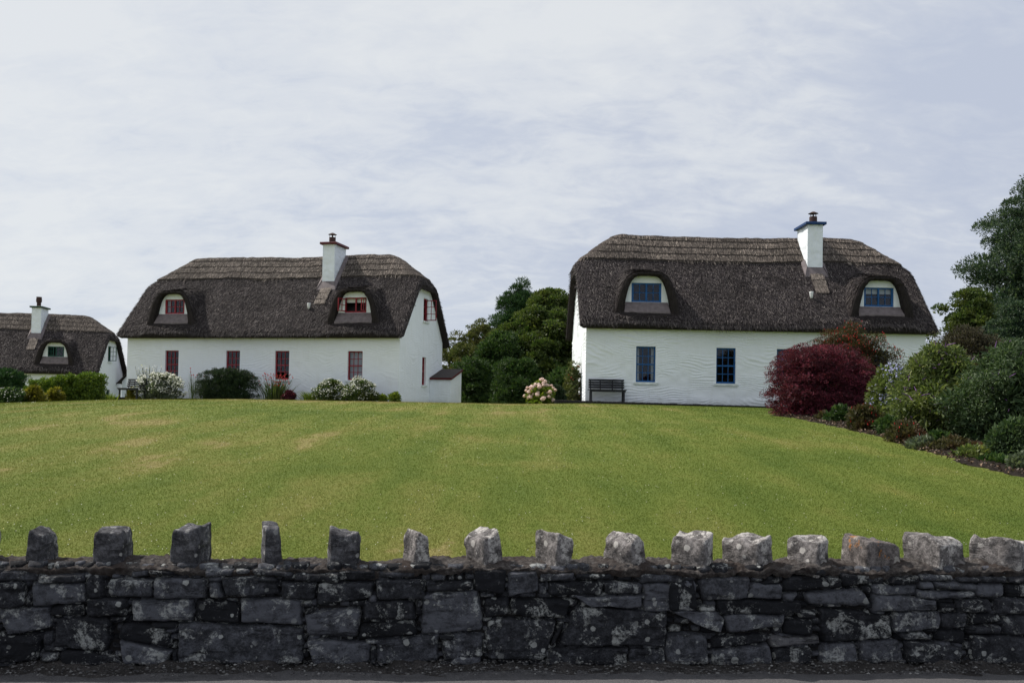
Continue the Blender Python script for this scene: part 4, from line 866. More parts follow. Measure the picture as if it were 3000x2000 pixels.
def bench(label, loc, rz, wdt=1.32):
    B = empty('garden_bench', loc, rz); tag(B, label, 'bench', 'black slatted garden benches')
    back = MB()
    for z in (.47, .56, .65, .74):
        t = (z - .42) * .22; back.box(-wdt / 2, wdt / 2, .40 + t, .425 + t, z, z + .068)
    for x in (-wdt / 2 + .07, -wdt * .17, wdt * .17, wdt / 2 - .07):
        back.quad((x - .02, .43, .38), (x + .02, .43, .38), (x + .02, .515, .80), (x - .02, .515, .80)); back.quad((x + .02, .45, .38), (x - .02, .45, .38), (x - .02, .535, .80), (x + .02, .535, .80))
    back.build('backrest', BLACK, B)
    s = MB()
    for i in range(5): s.box(-wdt / 2 - .04, wdt / 2 + .04, -.02 + i * .088, .055 + i * .088, .39, .418)
    s.box(-wdt / 2, wdt / 2, .0, .03, .33, .388); s.build('seat', BLACK, B)
    for x in (-wdt / 2 + .03, wdt / 2 - .09):
        for y, lean in ((.02, .0), (.36, .05)):
            l = MB(); n0 = len(l.v); l.box(x, x + .06, y, y + .055, -.06, .387); l.v = [(a + (b - .2) * 0, b + (lean if c < 0 else 0), c) for a, b, c in l.v]; l.build('leg', BLACK, B)
    return B
bp = at(1780, 1175, 32.45)
bench('black slatted bench against the wall under the blue windowed cottage', (bp.x, 32.42, 1.86), R(1))
bq = at(372, 1165, 37.3)
bench('black bench half hidden by white daisies at the red windowed cottage', (bq.x, 37.3, 1.68), R(-34), 1.35)

# a white outbuilding glimpsed between the two left cottages
ob = at(372, 1110, 62); OB = empty('outbuilding', (ob.x + .8, 62, .95), R(-6)); tag(OB, 'sliver of a white outbuilding with dark roof between the two left cottages', 'shed')
mb = MB(); mb.box(-1.2, 1.6, 0, 3.4, -.5, 1.9); mb.build('wall', WHITE, OB)
mb = MB(); Mo = Matrix.Translation((.2, 0, 0))
mb.quad((-1.75, -.2, 1.75), (0, -.2, 3.5), (0, 3.6, 3.5), (-1.75, 3.6, 1.75), M=Mo); mb.quad((0, -.2, 3.5), (1.75, -.2, 1.75), (1.75, 3.6, 1.75), (0, 3.6, 3.5), M=Mo)
mb.quad((-1.75, -.2, 1.65), (0, -.2, 3.4), (0, -.2, 3.5), (-1.75, -.2, 1.75), M=Mo); mb.quad((0, -.2, 3.4), (1.75, -.2, 1.65), (1.75, -.2, 1.75), (0, -.2, 3.5), M=Mo)
mb.quad((-1.4, -.02, 1.9), (1.4, -.02, 1.9), (.05, -.02, 3.42), (-.05, -.02, 3.42), m=1, M=Mo); mb.build('roof', [SLATE, WHITE], OB)

# ------------------------------------------------------------------ plants
LM = {
 'deep': leafmat('deep_green_leaf', [(0.0, (0.016, 0.039, 0.013)), (0.6, (0.039, 0.081, 0.021)), (1.0, (0.098, 0.150, 0.046))], .25),
 'mid': leafmat('mid_green_leaf', [(0.0, (0.024, 0.050, 0.014)), (0.6, (0.062, 0.102, 0.024)), (1.0, (0.150, 0.190, 0.055))], .3, (1.3, (0.11, 0.115, 0.03), .4)),
 'brownish': leafmat('turning_leaf', [(0.0, (0.037, 0.057, 0.018)), (0.6, (0.088, 0.110, 0.037)), (1.0, (0.200, 0.206, 0.094))], .3, (1.1, (0.13, 0.10, 0.04), .4)),
 'conifer': leafmat('conifer_needle', [(0.0, (0.014, 0.041, 0.016)), (0.6, (0.032, 0.081, 0.027)), (1.0, (0.081, 0.149, 0.047))], .15),
 'ash': leafmat('grey_green_leaf', [(0.0, (0.016, 0.035, 0.024)), (0.6, (0.046, 0.081, 0.049)), (1.0, (0.135, 0.182, 0.115))], .25),
 'laurel': leafmat('laurel_leaf', [(0.0, (0.026, 0.060, 0.010)), (0.5, (0.086, 0.150, 0.019)), (1.0, (0.240, 0.312, 0.048))], .25, None, .35),
 'clip': leafmat('clipped_leaf', [(0.0, (0.008, 0.020, 0.010)), (0.6, (0.020, 0.042, 0.018)), (1.0, (0.055, 0.085, 0.030))], .15),
 'lime': leafmat('lime_leaf', [(0.0, (0.05, 0.09, 0.01)), (0.6, (0.13, 0.19, 0.02)), (1.0, (0.27, 0.31, 0.05))], .35),
 'yellow': leafmat('golden_leaf', [(0.0, (0.049, 0.056, 0.007)), (0.6, (0.154, 0.147, 0.021)), (1.0, (0.315, 0.266, 0.049))], .35),
 'maroon': leafmat('maroon_leaf', [(0.0, (0.026, 0.006, 0.012)), (0.5, (0.072, 0.011, 0.026)), (0.82, (0.19, 0.030, 0.062)), (1.0, (0.42, 0.09, 0.15))], .3, (1.6, (0.05, 0.012, 0.02), .6)),
 'fuchsia': leafmat('fuchsia_leaf', [(0.0, (0.025, 0.028, 0.012)), (0.55, (0.06, 0.055, 0.025)), (1.0, (0.12, 0.11, 0.05))], .25, (1.8, (0.10, 0.035, 0.02), .6)),
 'buddleia': leafmat('buddleia_leaf', [(0.0, (0.034, 0.055, 0.018)), (0.5, (0.091, 0.130, 0.039)), (0.9, (0.182, 0.227, 0.085)), (1.0, (0.312, 0.325, 0.117))], .3, (0.9, (0.15, 0.16, 0.03), .45)),
 'buddark': leafmat('dark_buddleia_leaf', [(0.0, (0.024, 0.049, 0.022)), (0.6, (0.061, 0.101, 0.043)), (1.0, (0.135, 0.189, 0.095))], .25),
 'olive': leafmat('dull_brown_leaf', [(0.0, (0.022, 0.020, 0.014)), (0.6, (0.055, 0.048, 0.030)), (1.0, (0.12, 0.105, 0.06))], .2),
 'silver': leafmat('silvery_leaf', [(0.0, (0.045, 0.063, 0.041)), (0.6, (0.099, 0.126, 0.081)), (1.0, (0.180, 0.216, 0.144))], .25),
}
def petal(name, a, b): return leafmat(name, [(0.0, a), (1.0, b)], .2, None, .6)
WP = petal('white_petal', (0.55, 0.55, 0.5), (0.85, 0.85, 0.8)); RP = petal('red_petal', (0.36, 0.014, 0.016), (0.62, 0.03, 0.03)); PP = petal('purple_petal', (0.13, 0.05, 0.22), (0.36, 0.16, 0.48))
PK = petal('pink_petal', (0.50, 0.33, 0.31), (0.85, 0.66, 0.60)); BP = petal('blue_petal', (0.25, 0.26, 0.48), (0.50, 0.52, 0.72)); DP = petal('crimson_petal', (0.32, 0.015, 0.03), (0.6, 0.04, 0.06))
BARK = simple('bark', (0.055, 0.043, 0.034), 0.95, 18, 0.45, 0.8); STEMM = simple('green_stem', (0.06, 0.08, 0.03), 0.8)
PROF = {
 'dome': [(0, .80), (.15, .95), (.4, 1.0), (.65, .88), (.82, .64), (.94, .36), (1, .12)],
 'round': [(0, .55), (.2, .88), (.45, 1.0), (.7, .86), (.87, .55), (1, .12)],
 'hedge': [(0, .97), (.3, 1), (.85, .98), (.95, .92), (1, .86)],
 'clip': [(0, .90), (.3, 1.0), (.6, .98), (.8, .88), (.92, .68), (1, .40)],
 'cone': [(0, 1.0), (.3, .96), (.55, .84), (.75, .60), (.9, .32), (1, .06)],
 'crown': [(0, .30), (.15, .75), (.35, 1.0), (.6, .88), (.8, .60), (.93, .32), (1, .06)],
}
def shape_pts(n, prof, rx, ry, h, seed, lump, pw=.42, box=False, edge=1.0):
    p = PROF[prof]; t = rng.random(n); a = rng.uniform(0, 2 * math.pi, n)
    r = np.interp(t, [q[0] for q in p], [q[1] for q in p]); rho = rng.random(n) ** pw
    k = 1 + lump * fbm(np.cos(a) * 1.6 + 5, np.sin(a) * 1.6 + 5, t * 3.2 + seed * 7.3, 3, 201)
    cx_, cy_ = np.cos(a), np.sin(a)
    if box: m_ = (np.abs(cx_) ** 7 + np.abs(cy_) ** 7) ** (-1 / 7); cx_, cy_ = cx_ * m_, cy_ * m_
    return np.stack([cx_ * r * rho * k * rx, cy_ * r * rho * k * ry, (t * (1 + lump * .35 * vn(cx_ * rho * 2.4, cy_ * rho * 2.4, seed, 203))) * h], 1)
def leaves(centers, crad, n, ll, lw, up=.35, droop=0.0, flat=.7):
    """leaf-sized diamonds over the skin of many small clumps"""
    K = len(centers); idx = rng.integers(0, K, n); d = rng.normal(size=(n, 3)); d /= np.linalg.norm(d, axis=1)[:, None]
    d[:, 2] = np.where(rng.random(n) < .6, np.abs(d[:, 2]), d[:, 2])
    cr = crad[idx] if hasattr(crad, '__len__') else np.full(n, crad)
    rr = cr * rng.random(n) ** .33; p = centers[idx] + d * rr[:, None] * np.array([1, 1, flat])
    dr = d + rng.normal(0, .5, (n, 3)); dr[:, 2] += up - droop; dr /= np.linalg.norm(dr, axis=1)[:, None]
    nn = d + rng.normal(0, .55, (n, 3)); nn[:, 2] += .35; s = np.cross(dr, nn); s /= np.linalg.norm(s, axis=1)[:, None] + 1e-6
    l = (ll * rng.uniform(.65, 1.3, n))[:, None]; w_ = (lw * rng.uniform(.7, 1.25, n))[:, None]
    bend = np.cross(s, dr) * l * .12
    V = np.stack([p, p + dr * l * .5 + s * w_ / 2 + bend, p + dr * l, p + dr * l * .5 - s * w_ / 2 + bend], 1)
    return V.reshape(-1, 3)
def quads_n(V): return np.arange(len(V)).reshape(-1, 4)
def blossoms(P, r, kind, nrm=None):
    """kind: disc (flat daisy), ball (rounded head), spike (long cone), bell (hanging)"""
    n = len(P); Vs = []; Fs = []
    if kind in ('ball', 'spike', 'bell'):
        d = np.tile(np.array([0, 0, 1.0]), (n, 1)) + rng.normal(0, .25, (n, 3))
        if kind == 'spike': d = rng.normal(0, .75, (n, 3)); d[:, 2] = np.abs(d[:, 2]) * .6 + .15
        if kind == 'bell': d = -d
        d /= np.linalg.norm(d, axis=1)[:, None]; u = np.cross(d, rng.normal(size=(n, 3))); u /= np.linalg.norm(u, axis=1)[:, None]; v = np.cross(d, u)
        rings = {'ball': [(-.8, .3), (-.4, .85), (.1, 1.0), (.6, .75), (.95, .2)], 'spike': [(0, .12), (.8, .22), (2.2, .24), (4.2, .15), (5.6, .03)], 'bell': [(-.6, .15), (0, .35), (.7, .5), (1.5, .25)]}[kind]
        sc_ = r * rng.uniform(.7, 1.25, n); m = 7
        for (a, b) in rings:
            for k in range(m):
                an = 2 * math.pi * k / m; wob = rng.uniform(.75, 1.25, n)
                Vs.append(P + d * (a * sc_)[:, None] + (u * math.cos(an) + v * math.sin(an)) * (b * sc_ * wob)[:, None])
        V = np.stack(Vs, 1); nr = len(rings)
        f = [[i * m + k, i * m + (k + 1) % m, (i + 1) * m + (k + 1) % m, (i + 1) * m + k] for i in range(nr - 1) for k in range(m)]
        F_ = np.array(f)[None] + (np.arange(n) * m * nr)[:, None, None]; return V.reshape(-1, 3), F_.reshape(-1, 4)
    d = rng.normal(0, .5, (n, 3)); d[:, 2] += .7; d[:, 1] -= .5; d /= np.linalg.norm(d, axis=1)[:, None]; u = np.cross(d, rng.normal(size=(n, 3))); u /= np.linalg.norm(u, axis=1)[:, None]; v = np.cross(d, u)
    sc_ = r * rng.uniform(.7, 1.2, n)
    V = np.stack([P + (u * math.cos(a) + v * math.sin(a)) * sc_[:, None] for a in np.arange(6) * math.pi / 3], 1)
    return V.reshape(-1, 3), np.arange(n * 6).reshape(-1, 6)
ONE = {'flower_heads': 'flower_head', 'roses': 'rose', 'flowers': 'flower', 'flower_spikes': 'flower_spike', 'daisies': 'daisy', 'blooms': 'bloom'}
def put_flowers(pn, pm, Q, r, kind, B):
    if len(Q) > 100:
        Vb, Fb = blossoms(Q, r, kind); tag(link(pn, fast_mesh(pn, Vb, Fb, pm), B), kind='stuff')
    else:
        for i in range(len(Q)):
            Vb, Fb = blossoms(Q[i:i + 1], r, kind); link(ONE[pn], fast_mesh(ONE[pn], Vb, Fb, pm), B)
def limbs(base, targets, r0, mat, name, parent, h0=.35):
    mb = MB()
    for i, t in enumerate(targets):
        b = Vector((random.uniform(-1, 1) * r0, random.uniform(-1, 1) * r0, -.15)); t = Vector(t); m1 = b.lerp(t, .4) + Vector((0, 0, .12 * t.z)); 
        r = r0 * random.uniform(.5, .9); mb.ring_tube([b, m1, b.lerp(t, .75) + Vector((0, 0, .08 * t.z)), t], [r, r * .7, r * .45, r * .15], 6)
    return mb.build(name, mat, parent, smooth=True)
def frame_plant(pl, pr, ytop, Y, zb=None):
    xl = at(pl, ytop, Y).x; xr = at(pr, ytop, Y).x; zt = at((pl + pr) / 2, ytop, Y).z; x = (xl + xr) / 2
    if zb is None: zb = Tz(x, Y)
    return (x, Y, zb - .03), (xr - xl) / 2, zt - zb + .03
def bush(name, label, cat, fr, ry, prof, mat, nclump, crad, nleaf, ll, lw, group='garden plants', flowers=(), lump=.25, up=.35, droop=0, stems=7, box=False, pw=.42, flat=.8, slope=0.0, leafpart='foliage', seed=None, base_up=0.0, core=.30):
    base, rx, h = fr; s = seed if seed is not None else random.random() * 50
    B = empty(name, base); tag(B, label, cat, group)
    cl = crad; P = shape_pts(nclump, prof, max(rx - cl * .8, .05), max(ry - cl * .8, .05), max(h - cl * .9, .05), s, lump, pw, box)
    P[:, 2] = base_up * h + P[:, 2] * (1 - base_up) + cl * .2
    if slope: P[:, 2] *= 1 + slope * P[:, 0] / rx
    cr = crad * rng.uniform(.6, 1.25, nclump)
    nleaf = int(nleaf * 1.45); V = leaves(P, cr, nleaf, ll, lw, up, droop, flat); V[:, 2] = np.maximum(V[:, 2], -.05)
    if core:
        Pc = shape_pts(max(30, nclump // 3), prof, rx * .72, ry * .72, h * .80, s, lump, .6, box); Pc[:, 2] = base_up * h + Pc[:, 2] * (1 - base_up)
        if slope: Pc[:, 2] *= 1 + slope * Pc[:, 0] / rx
        Vc = leaves(Pc, crad * 1.3, int(nleaf * core), ll * 2.0, lw * 2.6, up, droop, flat); Vc[:, 2] = np.maximum(Vc[:, 2], -.05); V = np.concatenate([V, Vc])
    link(leafpart, fast_mesh(leafpart, V, quads_n(V), LM[mat] if isinstance(mat, str) else mat), B)
    if stems:
        tg = P[np.argsort(P[:, 2])][-nclump // 2:]; tg = tg[rng.integers(0, len(tg), stems)] * np.array([.8, .8, .9])
        limbs(base, tg, max(.012, rx * .02), BARK, 'stem', B)
    for (pn, pm, n, r, kind, zlo, off) in flowers:
        out = P[:, 2] / h + .35 * np.hypot(P[:, 0] / rx, P[:, 1] / ry); cand = P[(P[:, 2] > zlo * h)]; cr2 = cr[(P[:, 2] > zlo * h)]
        if len(cand) < 3: cand = P; cr2 = cr
        i = rng.integers(0, len(cand), n); d = rng.normal(size=(n, 3)); d[:, 2] = np.abs(d[:, 2]) * .9; d[:, 1] -= .6; d /= np.linalg.norm(d, axis=1)[:, None]
        Q = cand[i] + d * (cr2[i] * off)[:, None]; put_flowers(pn, pm, Q, r, kind, B)
    return B
def tuft(name, label, cat, fr, ry, mat, n, group='garden plants', width=.02, flowers=None, spread=.8, lean=.5):
    base, rx, h = fr; B = empty(name, base); tag(B, label, cat, group)
    x = rng.normal(0, .42, n) * rx * spread; y = rng.normal(0, .35, n) * ry; a = rng.uniform(0, 2 * math.pi, n); L = h * rng.uniform(.55, 1.05, n)
    dx = x * .9 + rng.normal(0, .18, n) * rx + np.cos(a) * lean * .25 * L; dy = np.sin(a) * lean * .25 * L; ts = [0, .35, .7, 1.0]; ws = [.7, 1, .7, .05]; V = []
    for t, w_ in zip(ts, ws):
        c = np.stack([x + dx * t * t, y + dy * t * t, L * (t - .18 * lean * t * t * t)], 1); s = np.stack([-np.sin(a), np.cos(a), 0 * a], 1) * width * w_ / 2; V += [c - s, c + s]
    V = np.stack(V, 1).reshape(-1, 3); f = np.array([[0, 1, 3, 2], [2, 3, 5, 4], [4, 5, 7, 6]])[None] + (np.arange(n) * 8)[:, None, None]
    link('leaves', fast_mesh('leaves', V, f.reshape(-1, 4), mat), B)
    if flowers:
        pn, pm, m, r, kind, zl = flowers; k = rng.integers(0, n, m); t = rng.uniform(zl, 1.15, m)
        Q = np.stack([(x + dx * t)[k] if False else x[k] + dx[k] * t, y[k] + dy[k] * t, h * t], 1); put_flowers(pn, pm, Q, r, kind, B)
        mb = MB()
        for q in Q[:60]: mb.ring_tube([(q[0] * .4, q[1] * .4, 0), (q[0] * .75, q[1] * .8, q[2] * .6), tuple(q)], .006, 4)
        mb.build('stem', STEMM, B)
    return B
def tree(name, label, cat, fr, ry, prof, mat, nclump, crad, nleaf0, ll, lw, group='trees around the cottages', lump=.3, base_up=.12, seed=1, tr=.16, **kw):
    base, rx, h = fr; rx *= 1.13; nleaf = int(nleaf0 * 2.1); B = empty(name, base); tag(B, label, cat, group)
    P = shape_pts(nclump, prof, rx - crad * .5, ry - crad * .5, h * (1 - base_up) - crad * .8, seed, lump, .33); P[:, 2] += base_up * h + crad * .3
    cr = crad * rng.uniform(.55, 1.3, nclump); V = leaves(P, cr, nleaf, ll, lw, **kw)
    Pc = shape_pts(max(60, nclump // 2), prof, rx * .74, ry * .74, h * (1 - base_up) * .84, seed, lump, .55); Pc[:, 2] += base_up * h
    V = np.concatenate([V, leaves(Pc, crad * 1.3, int(nleaf * .35), ll * 1.7, lw * 2.2, **kw)])
    link('crown', fast_mesh('crown', V, quads_n(V), LM[mat]), B)
    mb = MB(); top = h * .8; pts = [(0, 0, -.4), (.05 * rx, 0, h * .25), (-.03 * rx, 0, h * .5), (0, 0, top)]
    mb.ring_tube(pts, [tr * 1.25, tr, tr * .65, tr * .15], 10)
    for i in range(16):
        q = P[rng.integers(0, nclump)] * .9; z0 = random.uniform(.12, .55) * min(q[2], h * .8); a = Vector((0, 0, z0)); b = Vector(q)
        mb.ring_tube([a, a.lerp(b, .5) + Vector((0, 0, .05 * h)), b], [tr * .45, tr * .25, tr * .06], 6)
    mb.build('trunk', BARK, B, smooth=True); return B
PI2 = math.pi
# trees between the two cottages
tree('conifer', 'dark pointed conifer rising behind the leafy trees between the cottages', 'tree', frame_plant(1390, 1660, 832, 64, .35), 2.8, 'cone', 'conifer', 330, .42, 30000, .20, .045, seed=3, lump=.18, up=.9, base_up=.05)
tree('broadleaf_tree', 'large rounded green tree touching the left gable of the blue windowed cottage', 'tree', frame_plant(1455, 1790, 862, 52, .9), 3.4, 'dome', 'mid', 300, .55, 42000, .15, .085, seed=5, lump=.25, base_up=.05)
tree('broadleaf_tree', 'thin brownish green tree with upright shoots beside the lean-to store', 'tree', frame_plant(1275, 1540, 960, 56, .7), 2.6, 'dome', 'brownish', 260, .38, 22000, .13, .06, seed=7, lump=.35, up=.9, base_up=.02)
tree('broadleaf_tree', 'low dark leafy tree filling the gap in front of the conifer', 'tree', frame_plant(1360, 1600, 985, 50, 1.0), 2.2, 'dome', 'deep', 200, .45, 20000, .14, .08, seed=9, lump=.3, base_up=.0)
bush('shrub', 'dark shadowed shrub under the trees right of the lean-to store', 'shrub', frame_plant(1300, 1480, 1060, 46, 1.4), 1.2, 'dome', 'deep', 150, .30, 13000, .11, .05, 'shrubs under the trees', seed=4, lump=.6)
bush('shrub', 'dark low shrub under the trees left of the pink hydrangea', 'shrub', frame_plant(1420, 1650, 1060, 44, 1.5), 1.3, 'dome', 'deep', 190, .30, 17000, .11, .05, 'shrubs under the trees', seed=14, lump=.5)
bush('shrub', 'dark shrub in shade between the hydrangea and the white gable', 'shrub', frame_plant(1585, 1705, 1080, 43, 1.5), 1.0, 'dome', 'deep', 140, .28, 12000, .10, .05, 'shrubs under the trees', seed=24, lump=.6)
bush('round_bush', 'small rounded dark green bush behind the pink hydrangea', 'shrub', frame_plant(1598, 1662, 1124, 33.5, 1.72), .4, 'round', 'clip', 70, .10, 5000, .045, .02, seed=6, lump=.06)
bush('hydrangea', 'pale pink and cream flowering hydrangea at the edge of the lawn', 'shrub', frame_plant(1536, 1632, 1118, 30.5), .5, 'dome', 'lime', 60, .13, 3000, .07, .04, flowers=(('flower_heads', PK, 99, .072, 'ball', .12, 1.45),), seed=8, lump=.28)
bush('climbing_rose', 'climbing rose with a few red blooms on the sunlit white gable', 'climber', ((2.42, 34.6, 1.7), .30, 1.75), .25, 'hedge', 'brownish', 60, .10, 1500, .06, .035, flowers=(('roses', DP, 26, .028, 'ball', .05, 1.0),), stems=4, seed=3)
bush('shrub', 'loose reddish flowering shrub at the foot of the sunlit gable', 'shrub', frame_plant(1650, 1700, 1085, 35.0, 1.7), .45, 'dome', 'brownish', 60, .13, 2200, .06, .035, flowers=(('flowers', DP, 18, .028, 'ball', .1, 1.0),), seed=31)
# trees at the right
tree('broadleaf_tree', 'tall dark grey green tree cut by the right edge of the picture', 'tree', frame_plant(2850, 3350, 500, 44, 1.0), 4.6, 'crown', 'ash', 620, .62, 90000, .15, .05, seed=11, lump=.36, base_up=.10, tr=.3)
tree('broadleaf_tree', 'small bright green tree just right of the blue windowed cottage', 'tree', frame_plant(2738, 2950, 845, 41, 1.0), 1.7, 'dome', 'mid', 220, .36, 20000, .11, .07, seed=12, lump=.32, base_up=.02)
tree('broadleaf_tree', 'dull green tree in the gap below the tall tree', 'tree', frame_plant(2860, 3120, 900, 38, 1.0), 1.9, 'dome', 'ash', 220, .40, 18000, .12, .05, seed=13, lump=.3, base_up=.02)
# shrubs of the right hand bed
RB = 'shrubs in the right hand bed'
bush('barberry', 'large maroon barberry bush in front of the blue windowed cottage', 'shrub', frame_plant(2240, 2580, 1008, 22.2), 1.05, 'clip', 'maroon', 520, .17, 42000, .045, .018, RB, seed=2, lump=.17, up=.35, pw=.36, core=.18, flat=.6)
bush('fuchsia', 'tall fuchsia with red flowers behind the maroon barberry', 'shrub', frame_plant(2315, 2665, 958, 26.3), .95, 'round', 'fuchsia', 340, .24, 26000, .055, .022, RB, flowers=(('flowers', RP, 420, .020, 'bell', .62, 1.15),), seed=15, lump=.35, up=.7)
bush('flowering_shrub', 'pale blue flowering shrub between the barberry and the buddleia', 'shrub', frame_plant(2535, 2680, 1075, 19.6), .6, 'dome', 'buddleia', 120, .16, 6500, .07, .028, RB, flowers=(('flowers', BP, 520, .020, 'ball', .35, 1.1),), seed=16, lump=.3)
bush('shrub', 'small dark green shrub at the foot of the maroon barberry', 'shrub', frame_plant(2425, 2505, 1196, 19.8), .35, 'dome', 'deep', 50, .11, 2600, .05, .025, RB, seed=17)
bush('fuchsia', 'small fuchsia with red flowers at the bed edge near the barberry', 'shrub', frame_plant(2478, 2585, 1186, 17.6), .4, 'dome', 'fuchsia', 80, .12, 4200, .045, .02, RB, flowers=(('flowers', RP, 70, .018, 'bell', .3, 1.1),), seed=18, lump=.35, up=.6)
bush('fuchsia', 'low red flowered fuchsia in front of the buddleia on the bed edge', 'shrub', frame_plant(2605, 2705, 1236, 15.2), .36, 'dome', 'fuchsia', 70, .10, 3600, .04, .018, RB, flowers=(('flowers', RP, 60, .016, 'bell', .3, 1.1),), seed=19, lump=.35, up=.6)
bush('shrub', 'brown twiggy shrub behind the buddleia under the trees', 'shrub', frame_plant(2630, 3060, 962, 24.5), .9, 'dome', 'olive', 300, .22, 22000, .055, .022, RB, seed=20, lump=.3, up=.7)
BD = dict(up=.25, droop=.35, core=.14, pw=.52)
bush('buddleia', 'big green buddleia with purple flower spikes, left one of the pair', 'shrub', frame_plant(2590, 2925, 1030, 17.0), 1.15, 'dome', 'buddleia', 360, .20, 26000, .095, .024, RB, flowers=(('flower_spikes', PP, 260, .024, 'spike', .12, 1.15),), seed=21, lump=.58, stems=14, **BD)
bush('buddleia', 'dark green buddleia with few purple spikes at the right edge', 'shrub', frame_plant(2800, 3140, 1030, 15.4), 1.1, 'dome', 'buddark', 360, .19, 26000, .085, .023, RB, flowers=(('flower_spikes', PP, 90, .022, 'spike', .25, 1.15),), seed=22, lump=.55, stems=14, **BD)
bush('shrub', 'low grey green shrub at the right edge in front of the dark buddleia', 'shrub', frame_plant(2890, 3060, 1225, 12.8), .45, 'dome', 'buddark', 90, .12, 5200, .055, .024, RB, seed=23, lump=.35)
bush('shrub', 'tiny silvery plant low in the corner of the soil bed', 'shrub', frame_plant(2955, 3050, 1335, 11.6), .25, 'dome', 'silver', 40, .07, 2200, .04, .02, RB, seed=25, lump=.3)
bush('ground_cover', 'sparse low plants spreading over the soil in front of the buddleia', 'plant', frame_plant(2700, 2900, 1288, 13.9), .35, 'dome', 'fuchsia', 60, .07, 1900, .04, .02, RB, seed=26, lump=.5)
# the bed along the red windowed cottage
FB = 'plants along the front of the red windowed cottage'
def fy(d): return d
bush('daisy_bush', 'mound of white daisies beside the black bench', 'flowers', frame_plant(385, 560, 1092, 37.6, 1.66), .6, 'dome', 'silver', 120, .17, 5200, .06, .02, FB, flowers=(('daisies', WP, 1700, .028, 'disc', .15, 1.2),), seed=41, lump=.30, up=.8)
tuft('cow_parsley', 'tall stems with lacy white flower heads left of the first red window', 'flowers', frame_plant(408, 470, 1082, 38.2, 1.66), .3, STEMM, 60, FB, .012, ('flower_heads', WP, 150, .022, 'disc', .75), lean=.4)
tuft('rose_stems', 'thin straggling stems with a few pink blooms left of the clipped bush', 'flowers', frame_plant(545, 600, 1084, 38.0, 1.66), .3, LM['mid'], 60, FB, .016, ('blooms', DP, 7, .030, 'ball', .75), lean=.5)
bush('clipped_bush', 'wide clipped dark green bush under the second red window', 'shrub', frame_plant(566, 772, 1078, 37.3, 1.66), .75, 'clip', 'clip', 420, .12, 22000, .05, .020, FB, seed=42, lump=.05, pw=.3, flat=1)
tuft('crocosmia', 'clump of strap leaves with bright red flowers under the third window', 'flowers', frame_plant(762, 852, 1104, 37.8, 1.66), .35, LM['mid'], 330, FB, .025, ('flowers', RP, 99, .024, 'ball', .62), lean=.9)
bush('shrub', 'small dark red leaved shrub right of the crocosmia', 'shrub', frame_plant(822, 874, 1142, 37.6, 1.66), .3, 'dome', 'maroon', 50, .08, 2200, .04, .02, FB, seed=43, flowers=(('flowers', PK, 14, .018, 'ball', .3, 1.1),))
tuft('grass_clump', 'bright lime clump of arching leaves beside the white flowered shrubs', 'plant', frame_plant(876, 952, 1136, 37.4, 1.66), .35, LM['lime'], 260, FB, .028, lean=1.1)
bush('white_flowered_shrub', 'low mounded shrub dotted with white flowers, left of its twin', 'shrub', frame_plant(908, 1035, 1110, 37.2, 1.66), .55, 'dome', 'mid', 90, .15, 5000, .05, .024, FB, flowers=(('flowers', WP, 1100, .022, 'disc', .1, 1.25),), seed=44, lump=.15)
bush('white_flowered_shrub', 'mounded shrub dotted with white flowers below the fourth red window', 'shrub', frame_plant(992, 1118, 1108, 36.9, 1.66), .6, 'dome', 'mid', 100, .15, 5600, .05, .024, FB, flowers=(('flowers', WP, 1200, .022, 'disc', .1, 1.25),), seed=45, lump=.15)
bush('shrub', 'smaller of two green shrubs near the right corner of the facade', 'shrub', frame_plant(1105, 1140, 1156, 36.8, 1.66), .22, 'dome', 'lime', 24, .08, 1000, .04, .02, FB, seed=46)
bush('shrub', 'fresh green shrub nearest the right corner of the facade', 'shrub', frame_plant(1134, 1180, 1148, 36.6, 1.66), .28, 'dome', 'lime', 36, .09, 1500, .045, .022, FB, seed=47)
bush('shrub', 'orange and green low plant in front of the bench end', 'plant', frame_plant(366, 408, 1132, 37.6, 1.64), .28, 'dome', 'yellow', 30, .09, 1300, .045, .02, FB, seed=48)
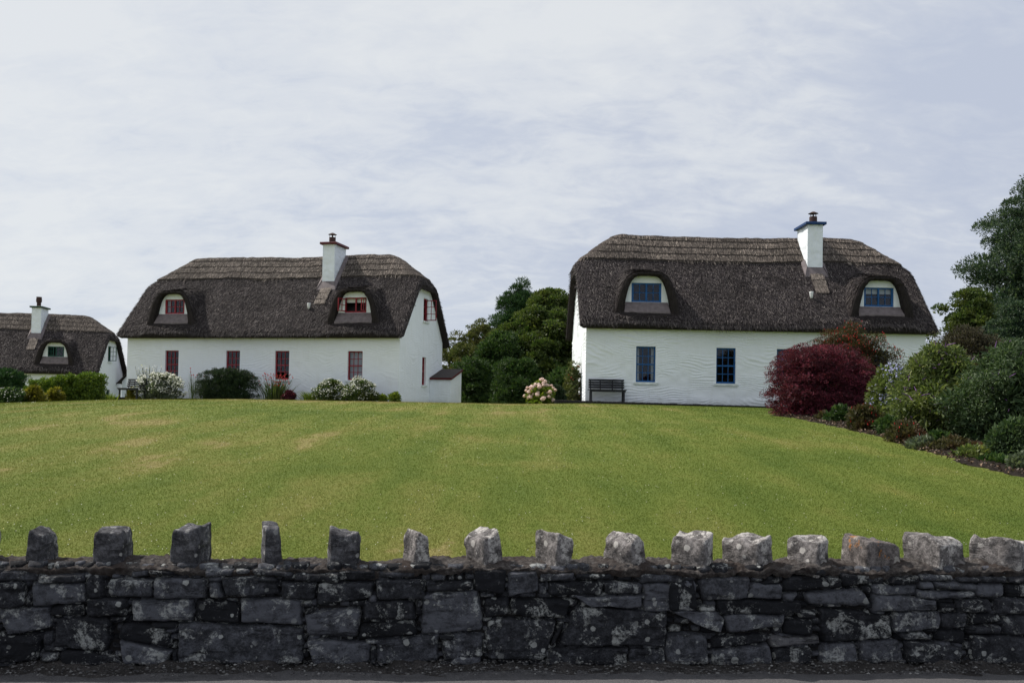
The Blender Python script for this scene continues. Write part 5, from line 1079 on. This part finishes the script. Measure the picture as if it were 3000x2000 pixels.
# left hand bed
LB = 'plants at the left end of the lawn'
def lz(px, Y): return Tz(at(px, 1170, Y).x, Y)
bush('hedge', 'clipped bright green hedge in front of the distant cottage', 'hedge', frame_plant(84, 302, 1102, 31.5), .75, 'hedge', 'laurel', 620, .11, 30000, .06, .034, LB, seed=51, lump=.03, box=True, pw=.25, flat=1, slope=.24, stems=5)
bush('shrub', 'dark green spreading shrub at the left edge behind the white flowers', 'shrub', frame_plant(-60, 92, 1086, 32.5), .9, 'dome', 'conifer', 180, .20, 11000, .10, .03, LB, seed=52, lump=.35, up=.8)
bush('white_flowered_shrub', 'low dark shrub with small white flowers at the left edge', 'shrub', frame_plant(-30, 84, 1136, 29.0), .5, 'dome', 'deep', 90, .13, 4600, .05, .025, LB, flowers=(('flowers', WP, 260, .018, 'disc', .2, 1.2),), seed=53)
bush('golden_shrub', 'golden leaved shrub between the white flowers and the hedge', 'shrub', frame_plant(72, 132, 1133, 29.4), .35, 'dome', 'yellow', 50, .11, 2300, .06, .03, LB, seed=54, lump=.3)
bush('golden_shrub', 'smaller golden leaved shrub against the front of the hedge', 'shrub', frame_plant(138, 188, 1138, 30.3), .3, 'dome', 'yellow', 36, .10, 1700, .06, .03, LB, seed=55, lump=.3)
tuft('iris_clump', 'short clump of green sword leaves between the hedge and the bench', 'plant', frame_plant(300, 340, 1146, 34.0), .25, LM['lime'], 150, LB, .025, lean=.5)

for i, (a, b, t, Y, m, lab) in enumerate(((2700, 2790, 1270, 15.0, 'deep', 'low dark plant on the soil between the two buddleias'), (2390, 2450, 1212, 20.6, 'fuchsia', 'low twiggy plant under the left part of the barberry'),
        (2560, 2640, 1225, 16.6, 'deep', 'dark leafy plant between the two small fuchsias'), (2800, 2890, 1318, 13.0, 'buddleia', 'light green low plant on bare soil left of the grey green shrub'), (2660, 2740, 1292, 14.2, 'silver', 'pale leaved low plant right of the low fuchsia'),
        (2880, 2960, 1352, 12.2, 'deep', 'small dark plant near the lawn edge left of the silvery plant'))):
    bush('ground_cover', lab, 'plant', frame_plant(a, b, t, Y), .3, 'dome', m, 40, .08, 1900, .045, .02, RB, seed=60 + i, lump=.5, stems=0)
n = 5000; ly = rng.uniform(EY[0] - .5, EY[-1], n); lx_ = bed_x(ly) + rng.random(n) ** 1.5 * 3.2; P = np.stack([lx_, ly, T(lx_, ly) + .03 + .03 * rng.random(n)], 1)
V = leaves(P, .01, n, .045, .03, 0, .2); tag(link('leaf_litter', fast_mesh('leaf_litter', V, quads_n(V), leafmat('dead_leaf', [(0.0, (0.03, 0.02, 0.015)), (0.7, (0.09, 0.055, 0.035)), (1.0, (0.24, 0.16, 0.10))], 0))), 'dead leaves and twigs scattered over the soil bed', 'leaf litter', kind='stuff')
